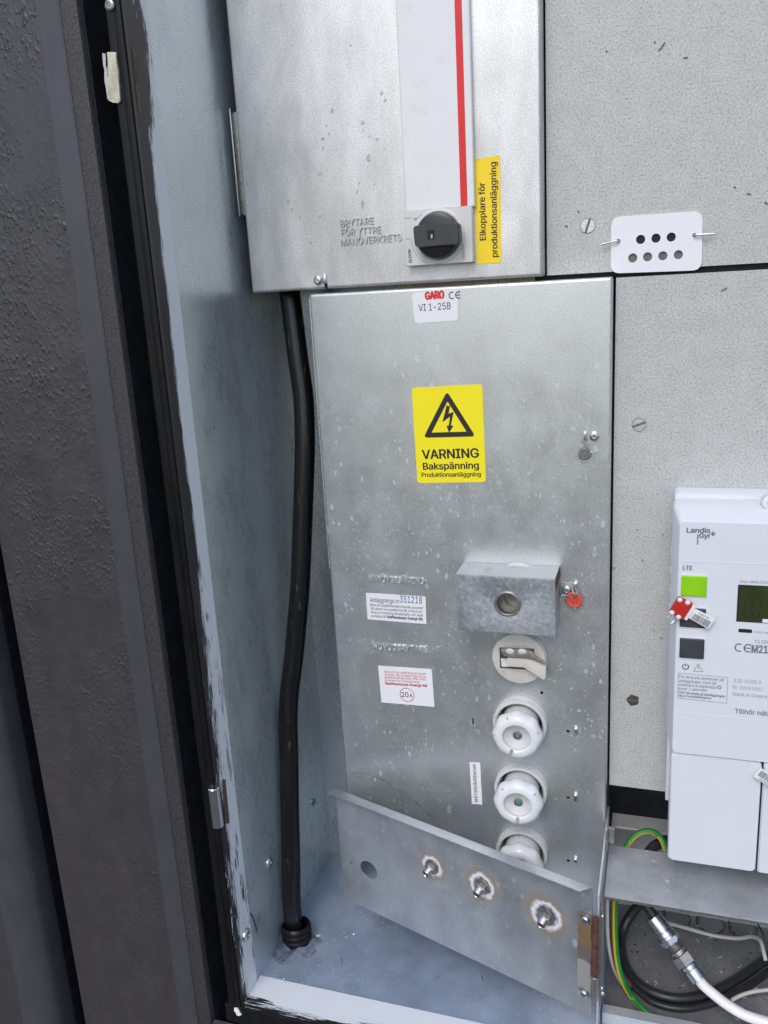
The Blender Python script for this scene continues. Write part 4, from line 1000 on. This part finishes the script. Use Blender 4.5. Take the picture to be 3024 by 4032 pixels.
# shelf with its cut-out behind the meter
sx_ = WX + .0026
MB().plate([(sx_, YSF, ZS), (TX1, YSF, ZS), (TX1, .064, ZS), (sx_, .064, ZS)], [[(sx_ + .004, .0035, ZS), (.470, .0035, ZS), (.470, .0390, ZS), (sx_ + .004, .0390, ZS)]], (0, 0, -.0013)).build('shelf', 'galv_trough', tr)
MB().box(sx_, TX1, YSF - .0002, YSF + .0014, ZS - .0042, ZS - .0014).build('shelf_lip', 'steel_dull', tr)
MB().box(sx_ + .0005, TX1, .0380, .0392, ZS - .004, ZS - .0014).build('shelf_lip', 'steel_dull', tr)
MB().box(sx_, TX1, .0960, .0972, ZF + .001, ZS - .03).build('back_sheet', 'galv_trough', tr)
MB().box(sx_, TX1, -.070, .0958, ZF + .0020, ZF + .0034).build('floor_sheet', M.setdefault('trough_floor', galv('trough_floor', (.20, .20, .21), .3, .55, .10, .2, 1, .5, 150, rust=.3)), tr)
lip = at(2375, 3970, -.088)
MB().box(WX + .0026, TX1, -.088, -.0865, ZF + .0030, ZF + .017).build('front_lip', 'galv_trough', tr)
MB().box(WX + .0026, TX1, -.0864, -.0760, ZF + .0150, ZF + .0162).build('front_lip', 'galv_trough', tr)
def last(a, b): return (2250 + a * .4666, 3050 + b * .4666)
for a, b in ((890, 1210), (1180, 1260), (1450, 1300)):
    q = atz(*last(a, b), ZF + .0036)
    MB().lathe([(.0155, .0002), (.0150, .0002), (.0146, -.0001), (.0136, .0002), (.0132, .0007), (0, .0008)], (q.x, q.y, ZF + .0036), (0, 0, 1), 36).build('knockout', 'trough_floor', tr)
    cb = MB(); r2 = random.Random(int(a))
    for k in range(70):
        t_ = r2.uniform(0, 2 * PI); rr2 = .0152 + r2.gauss(0, .0009); s_ = r2.uniform(.0004, .0014)
        cb.box(q.x + rr2 * math.cos(t_) - s_, q.x + rr2 * math.cos(t_) + s_ * r2.random(), q.y + rr2 * math.sin(t_) - s_ * .7, q.y + rr2 * math.sin(t_) + s_ * .6, ZF + .0035, ZF + .0037 + s_ * .8)
    cb.build('crust', 'crud', tr, kind='stuff')
for px, py in ((2372, 3607), (2370, 3889), (2375, 3910)):
    q = atx(px, py, WX + .0026); MB().lathe([(.0034, -.002), (.0034, .0008), (.0026, .0018), (.001, .0022), (0, .0022)], (WX + .0022, q.y, q.z), (1, 0, 0), 16).build('rivet', 'steel', tr)
hk = [last(a, b) for a, b in ((292, 455), (318, 440), (318, 520), (300, 560))]
q0 = at(*last(300, 440), -.03); 
MB().box(WX + .0008, WX + .0030, -.040, -.030, q0.z - .022, q0.z + .002).build('latch_hook', 'steel_dull', tr, bevel=.0004)
MB().box(WX + .0030, WX + .0090, -.034, -.030, q0.z - .016, q0.z + .001).build('latch_hook', 'steel_dull', tr, bevel=.0004)

# ---- hinged flap: swung out to the left, leaning back across the lower cover
HA = Vector((.2955, -.120, 0)); HB = Vector((-.0050, -.020, 0))
U = (HB - HA).normalized(); N = Vector((U.y, -U.x, 0)); 
if N.y > 0: N = -N
FZ0, FZ1 = -.7105, -.5615
def fp(px, py, off=0.0): return atp(px, py, HA + N * off, N)
fl_hole = fp(1452, 3426); fl_r = .0098
bolts = [fp(1702, 3411), fp(1898, 3488), fp(2150, 3605)]
flap = MB()
outer = [Vector((HA.x, HA.y, FZ0)), Vector((HB.x, HB.y, FZ0)), Vector((HB.x, HB.y, FZ1)), Vector((HA.x, HA.y, FZ1))]
Z = Vector((0, 0, 1))
hole1 = [fp(1452 + 33 * math.cos(t) + 7 * math.sin(t), 3426 + 35 * math.sin(t) + 9 * math.cos(t)) for t in [2 * PI * k / 26 for k in range(26)]]
sm_ = fp(1383, 3397); hole2 = [sm_ + U * .0021 * math.cos(t) + Z * .0021 * math.sin(t) for t in [2 * PI * k / 12 for k in range(12)]]
flap.plate(outer, [hole1, hole2], -N * .0014)
fo = flap.build('door_flap', 'galv_flap', tr, label='slanting galvanised door flap with three corroded bolts and a hole')
fo.data.materials.clear(); fo.data.materials.append(flap_face([tuple(b - ORG[fo.name]) for b in bolts]))
# top flange, cut off slantwise at both ends
fw = .0135
fa = Vector((HA.x, HA.y, FZ1)); fbk = Vector((HB.x, HB.y, FZ1))
fl2 = [fa + Z * .0003, fbk + Z * .0003, fbk + N * fw + U * .0010 + Z * .0016, fa + N * fw + U * .0068 + Z * .0016]
MB().prism(fl2, (0, 0, .0013)).build('flange', 'galv_flap', fo, bevel=.0003)
for i, b in enumerate(bolts):
    tl = (0, .16, -.1)[i]; ax = (N + Vector((-.10 if i == 0 else .0, 0, -.25))).normalized()
    MB().lathe([(.0088, 0), (.0086, .0012), (.0060, .0016)], b + N * .0002, N, 26).build('washer', 'steel_dull', fo)
    MB().lathe([(.0070, .0012), (.0070, .0056), (.0062, .0064), (.0046, .0064)], b, ax, 6).build('nut', 'steel_dull', fo)
    th = [(.0047, .004)]
    for k in range(4): th += [(.0047, .0064 + k * .0013), (.0042, .0070 + k * .0013)]
    th += [(.0046, .0116), (.0040, .0124), (.0037, .0118)]
    bo = MB().lathe(th, b, ax, 20).build('bolt', 'steel', fo)
    MB().lathe([(.0038, .0119), (.0012, .0123), (0, .0124)], b, ax, 14).build('bolt_tip', 'rust', fo)
# hinge on the free edge: brown lacquer left on its upper half, bare pale metal below
t = NT('hinge_leaf2'); zz = t.math('ADD', t.sep()[2], t.math('MULTIPLY', t.noise(60, 3), .012))
c = t.ramp(t.math('MULTIPLY', t.math('SUBTRACT', zz, .066), 11.0), [(.0, (.40, .39, .36)), (.50, (.44, .43, .40)), (.52, (.20, .185, .17)), (.66, (.21, .18, .15)), (.69, (.28, .19, .10)), (1.0, (.30, .21, .12))])
c = t.mix(t.math('MULTIPLY', t.ramp(t.noise(120, 5, .7), [(.56, 0), (.70, 1)]), .7), c, (.13, .09, .06))
t.set('Base Color', c); t.set('Metallic', .45); t.set('Roughness', .42); M['hinge_leaf'] = t.m
hc_ = [fp(a, b, .0004) for a, b in ((2280, 3588), (2335, 3609), (2334, 3640), (2330, 3640), (2330, 3700), (2336, 3702), (2336, 3772), (2328, 3772), (2326, 3850), (2330, 3852), (2325.5, 3933), (2274, 3909))]
hinge = MB().prism([q + N * .0004 for q in hc_], N * .0011).build('hinge_leaf', 'hinge_leaf', fo)
hz0 = fp(2346, 3895).z; hz1 = fp(2346, 3606).z; hcx = HA - U * .0042 + N * .002
for k in range(5):
    za = hz0 + (hz1 - hz0) * k / 5 + .0003; zb_ = hz0 + (hz1 - hz0) * (k + 1) / 5 - .0003
    MB().lathe([(.0030, 0), (.0034, .0005), (.0034, zb_ - za - .0005), (.0030, zb_ - za)], (hcx.x, hcx.y, za), (0, 0, 1), 16).build('hinge_knuckle', 'rust' if k else 'steel_dull', fo)
pin = fp(2336, 3935); MB().lathe([(.0016, 0), (.0026, .003), (.0026, hz0 - pin.z + .002)], (hcx.x, hcx.y, pin.z), (0, 0, 1), 14).build('hinge_pin', 'steel_dull', fo)
for px, py in ((2306, 3619), (2301, 3909)):
    q = fp(px, py, .0015); MB().lathe([(.0060, 0), (.0060, .0006), (.0042, .0010), (.0038, .0024), (.0026, .0034), (0, .0036)], q, N, 20).build('rivet', 'steel', fo)

# ================================================================== CABLES
# thick black supply cable down the left side
cpx = [(1128, 1080, .050), (1145, 1181, .046), (1172, 1400, .040), (1194, 1560, .036), (1201, 1725, .031), (1197, 1900, .026), (1190, 2100, .020), (1182, 2300, .013), (1160, 2560, .003), (1136, 2780, -.008), (1121, 2990, -.018), (1117, 3180, -.028), (1121, 3370, -.037), (1138, 3540, -.046), (1158, 3660, -.053)]
cpts = [at(a, b, y) for a, b, y in cpx]
for p in cpts: p.x = max(p.x, XL + .0125)
cbase = atz(1163, 3715, ZF)
cpts.append(Vector((max(cpts[-1].x + .001, XL + .0165), cbase.y + .002, ZF + .004)))
def cable_mat():
    t = NT('cable_jacket'); n1 = t.noise(60, 4, .7, t.coord((1, 1, .08)))
    c = t.ramp(n1, [(.3, (.004, .004, .005)), (.6, (.007, .007, .008)), (.75, (.018, .017, .017))])
    sc = t.noise(130, 2, .5, t.coord((3, 3, .12)), 1.0)
    c = t.mix(t.math('MULTIPLY', t.ramp(sc, [(.62, 0), (.70, .7)]), t.ramp(t.noise(20, 2), [(.40, 0), (.6, 1)])), c, (.085, .078, .074))
    t.set('Base Color', c); t.set('Roughness', .27); t.set('Specular IOR Level', .45); t.bump(t.noise(150, 3, .6, t.coord((1, 1, .2))), .2, .0006); return t.m
M['cable_jacket'] = cable_mat()
MB().tube(cpts, .0114, 22, 8).build('supply_cable', 'cable_jacket', label='thick black supply cable running down the left side of the cabinet', cat='cable')
col_t = thing('conduit_collar', 'black corrugated conduit end in the floor around the thick cable', 'conduit', (cbase.x, cbase.y, ZF))
pr = [(.0160, .0233)]
z_ = .0218
for k in range(3): pr += [(.0176, z_ - .0005), (.0182, z_ - .0018), (.0176, z_ - .0036), (.0162, z_ - .0048), (.0162, z_ - .0064)]; z_ -= .0068
pr += [(.0164, -.001)]
tilt = Vector((-.05, .10, 1)).normalized()
cxc = max(cbase.x + .001, XL + .0190)
MB().lathe([(.0150, .004), (.0150, .0227)] + pr, (cxc, cbase.y + .0045, ZF), tilt, 44, cap=False).build('conduit_pipe', 'conduit_black', col_t)
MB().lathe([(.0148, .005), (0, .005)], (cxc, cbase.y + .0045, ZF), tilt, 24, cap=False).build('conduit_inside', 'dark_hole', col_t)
# putty smeared around the conduit
pm = MB(); r2 = random.Random(12); nr, na = 9, 40; rings = []
for k in range(nr):
    f = k / (nr - 1); ring = []
    for i in range(na):
        a = 2 * PI * i / na; e = 1.45 if -2.6 < a - PI < -.2 or True else 1
        rad = .0160 + f * (.0075 + .005 * math.sin(3 * a + 1) + .003 * math.sin(7 * a) + (.010 if math.sin(a) < -.2 else 0))
        h = .0030 * (1 - f) ** .7 * (1 + .5 * math.sin(5 * a + 3 * f) ) + r2.uniform(-.0004, .0007) * (1 - f) + .00015
        x_ = cbase.x + rad * math.cos(a); y_ = cbase.y + .004 + rad * math.sin(a)
        ring.append(Vector((max(x_, XL + .0008), y_, ZF + max(h, .0001))))
    rings.append(ring)
pm.loft(rings, False, False).build('sealing_putty', 'putty', label='lumpy grey putty smeared around the conduit end', cat='putty', angle=60)

# wires in the trough
def wire(name, pts, r, mat, label, cat='wire', y=None, n=12, st=8, group=None):
    P = [lz(a, b, yy) if yy < -.3 else ly(a, b, yy) for a, b, yy in pts]
    return MB().tube(P, r, n, st).build(name, mat, label=label, cat=cat, group=group)
def gy_mat(): 
    return [M['gy_green'], M['gy_yellow']]
def lz(a, b, z): return atz(*last(a, b), z)
def ly(a, b, y): return at(*last(a, b), y)
FW = ZF + .0036
gp = [ly(800, 640, .010), ly(760, 545, .016), ly(700, 488, .022), ly(620, 478, .024), ly(545, 510, .022), ly(490, 570, .018), ly(445, 650, .010), ly(400, 820, -.020), ly(372, 1040, -.044), ly(368, 1300, -.050), ly(385, 1550, -.056), ly(430, 1730, -.060), lz(505, 1870, FW + .010), lz(600, 1975, FW + .006), lz(690, 2040, FW + .0036), lz(790, 2085, FW + .0034)]
gw = MB(); gw.tube(gp, .0031, 16, 8)
go = gw.build('earth_wire', ['gy_green', 'gy_yellow'], label='green and yellow striped earth wire looping through the cable box', cat='wire')
nseg = 16
for i, pl in enumerate(go.data.polygons):
    if len(pl.vertices) == 4:
        k = min(pl.vertices) % nseg
        pass
# stripe: faces turned to the left of the run are yellow
pts_s = spline([Vector(p) for p in gp], 8)
for pl in go.data.polygons:
    c_ = pl.center + go.location; best = min(range(len(pts_s)), key=lambda j: (pts_s[j] - c_).length_squared)
    d = (pts_s[min(best + 1, len(pts_s) - 1)] - pts_s[max(best - 1, 0)]).normalized(); side = d.cross(Vector((0, 1, 0)))
    pl.material_index = 1 if (c_ - pts_s[best]).dot(side) * (-1 if c_.z > -.615 else 1) < -.0003 else 0
    if (c_ - pts_s[best]).dot(side) < 0 and False: pl.material_index = 1
wire('white_wire', ((306, 1000, -.052), (303, 1200, -.054), (310, 1400, -.054), (338, 1570, -.052), (375, 1680, -.046), (420, 1760, -.038)), .0018, 'white_wire', 'thin off-white wire beside the striped earth wire', group='thin off-white wires in the cable box')
wire('black_cable', ((720, 1000, .010), (585, 1090, .012), (490, 1200, .008), (435, 1320, .0), (420, 1460, -.735), (455, 1600, -.741), (545, 1740, -.7425), (690, 1840, -.7425), (900, 1890, -.7425), (1150, 1850, -.7425), (1400, 1725, -.7425), (1700, 1520, -.7425)), .0052, 'black_rubber', 'black cable looping round the floor of the cable box', 'cable', group='black cables in the cable box')
wire('black_cable', ((520, 1790, -.7445), (700, 1925, -.7445), (960, 1975, -.7445), (1250, 1905, -.7445), (1480, 1790, -.7445), (1700, 1640, -.7445)), .0038, 'black_rubber', 'second black cable half under the first at the box floor', 'cable', group='black cables in the cable box')
wire('black_cable', ((900, 555, .030), (800, 560, .026), (735, 585, .022), (680, 625, .014), (640, 690, .004)), .0058, 'black_rubber', 'thick black cable end dropping from the meter through the shelf opening', 'cable', group='black cables in the cable box')
wire('grey_wire', ((600, 1100, .02), (680, 1180, .022), (780, 1240, .026), (950, 1290, .030), (1200, 1358, .034), (1400, 1382, .030), (1520, 1368, .022), (1592, 1400, .010), (1618, 1480, .000), (1640, 1570, -.008)), .0021, 'white_wire', 'thin grey wire crossing over the knockouts to a cut end', group='thin off-white wires in the cable box')
wire('white_wire', ((1350, 1905, -.738), (1420, 1868, -.736), (1520, 1835, -.734), (1690, 1812, -.732)), .0020, 'white_wire', 'thin white wire behind the coaxial cable at the lower right', group='thin off-white wires in the cable box')
wire('black_lead', ((1560, 1240, .02), (1610, 1330, .01), (1645, 1440, .002), (1690, 1540, -.004)), .0010, 'black_rubber', 'thin black lead hanging at the right edge under the shelf')
cx = thing('coaxial_cable', 'white coaxial cable with a chunky metal connector and black tail', 'cable', at(*last(900, 1450), -.05))
P = [at(*last(a, b), y) for a, b, y in ((560, 1000, -.030), (625, 1090, -.034), (692, 1190, -.038))]
MB().tube(P, .0052, 14, 6).build('black_tail', 'black_rubber', cx)
A0 = at(*last(688, 1200), -.038); A1 = at(*last(1072, 1722), -.062); ax = A1 - A0; L = ax.length
pf = [(.0087, 0), (.0090, .003), (.0090, L * .21), (.0079, L * .215), (.0079, L * .24), (.0095, L * .245), (.0098, L * .30), (.0090, L * .305), (.0098, L * .31), (.0098, L * .345)]
MB().lathe(pf, A0, ax, 28).build('rear_sleeve', 'steel', cx)
MB().lathe([(.0098, L * .345), (.0106, L * .35), (.0106, L * .41), (.0087, L * .415), (.0082, L * .44)], A0, ax, 6).build('rear_nut', 'steel', cx)
th = []
for k in range(6): th += [(.0084, L * .44 + k * .0011), (.0077, L * .44 + k * .0011 + .00055)]
th += [(.0103, L * .54), (.0103, L * .56), (.0079, L * .565), (.0079, L * .60)]
MB().lathe(th, A0, ax, 28).build('threaded_coupler', 'steel_dull', cx)
MB().lathe([(.0079, L * .60), (.0108, L * .61), (.0108, L * .755), (.0082, L * .765)], A0, ax, 6).build('front_nut', 'steel_dull', cx)
MB().lathe([(.0084, L * .76), (.0095, L * .77), (.0095, L * .81), (.0082, L * .815), (.0082, L * .83), (.0092, L * .84), (.0095, L), (.0079, L), (.0074, L * .99)], A0, ax, 28).build('front_sleeve', 'steel', cx)
d_ = ax.normalized()
P = [A1 - d_ * .004, A1 + d_ * .006] + [at(*last(a, b), y) for a, b, y in ((1190, 1845, -.067), (1320, 1945, -.071), (1480, 2035, -.075), (1700, 2105, -.079))]
MB().tube(P, .0052, 16, 8).build('white_jacket', 'coax', cx)

# ================================================================== SMALL LITTER
r2 = random.Random(21)
lt = MB()
for k in range(420):                                   # crumbs on the trough floor
    x_ = r2.uniform(.32, .60); y_ = r2.uniform(-.05, .09); s_ = abs(r2.gauss(0, .0006)) + .0002; a = r2.uniform(0, PI)
    u = Vector((math.cos(a), math.sin(a), 0)) * s_ * r2.uniform(.8, 1.5); v = Vector((-math.sin(a), math.cos(a), 0)) * s_ * .7; c_ = Vector((x_, y_, ZF + .0035))
    lt.prism([c_ - u - v, c_ + u - v * .4, c_ + u * .6 + v, c_ - u * .7 + v], (0, 0, s_ * .5))
lt.build('crumbs', 'crud', label='dark dead-insect crumbs strewn over the cable box floor', cat='debris', kind='stuff')
lt = MB()
for k in range(46):
    x_ = r2.uniform(.32, .60); y_ = r2.uniform(-.05, .09); a = r2.uniform(0, PI); L_ = r2.uniform(.001, .004); c_ = Vector((x_, y_, ZF + .0040))
    lt.tube([c_, c_ + Vector((math.cos(a) * L_, math.sin(a) * L_, .0004)), c_ + Vector((math.cos(a + .6) * L_ * 2, math.sin(a + .6) * L_ * 2, .0002))], .00025, 5, 3)
lt.build('pale_chips', 'paper', label='pale chips and fibres strewn over the cable box floor', cat='debris', kind='stuff')
sn = MB()
for px, py, dx, dy in ((1341, 3770, 6, 22), (1212, 3800, -18, 14), (1260, 3800, -30, 14), (1898, 3842, 4, 22), (1706, 3858, 22, -12), (1086, 3832, 12, 8), (1108, 3850, 14, 6), (1095, 3858, -10, 4), (1128, 3868, 10, 4), (1110, 3800, 14, -10), (1350, 3672, 8, 2), (1370, 3676, 8, 2), (1390, 3680, 8, 2), (1360, 3694, 10, -2)):
    p = atz(px, py, ZF + .0008); q = atz(px + dx, py + dy, ZF + .0008); m_ = p.lerp(q, .5) + Vector((r2.uniform(-.001, .001), r2.uniform(-.001, .001), .0008))
    sn.tube([p, m_, q], .00045, 6, 4)
sn.build('wire_snips', 'steel', label='shiny bits of clipped wire lying on the cabinet floor', cat='debris', kind='stuff')
p = atz(1255, 3683, ZF); MB().lathe([(.0026, 0), (.0030, .0008), (.0020, .0018), (0, .002)], p, (0, 0, 1), 12, mod=lambda k, a: 1 + .25 * math.sin(2 * a)).build('pebble', 'bare_hinge', label='tiny pale crumb on the floor right of the conduit', cat='crumb')
sf = MB(); p = atx(987, 3596, XL); q = atx(1010, 3668, XL)
sf.tube([Vector((XL + .0006, p.y, p.z)), Vector((XL + .0008, p.lerp(q, .55).y + .001, p.lerp(q, .55).z)), Vector((XL + .0006, q.y, q.z))], .0007, 6, 5)
sf.build('black_thread', 'black_rubber', label='short black thread stuck low on the left cabinet wall', cat='thread')
# dry bits caught on the boards
bt = MB()
for px, py, dx, dy in ((2592, 200, 26, -34), (2690, 228, 18, -4), (2385, 200, 4, 4), (2273, 830, 6, 8), (2225, 890, 8, 6), (2840, 1145, 24, -12), (2890, 735, 4, 6), (2940, 762, 16, 4), (3010, 797, 14, 2), (2575, 165, 3, 2), (2608, 2105, 2, 2), (2412, 2235, 8, 4), (2507, 2085, 3, 3), (2570, 2480, 4, 6), (2528, 2205, 2, 3), (2600, 2510, 5, 4)):
    p = at(px, py, YP - .0006); q = at(px + dx, py + dy, YP - .0008); m_ = p.lerp(q, .5) + Vector((.0008, -.0004, r2.uniform(-.001, .001)))
    bt.tube([p, m_, q], .0004, 5, 3)
bt.build('dry_bits', 'crud', label='tiny dark dry bits stuck to the speckled boards', cat='debris', kind='stuff')
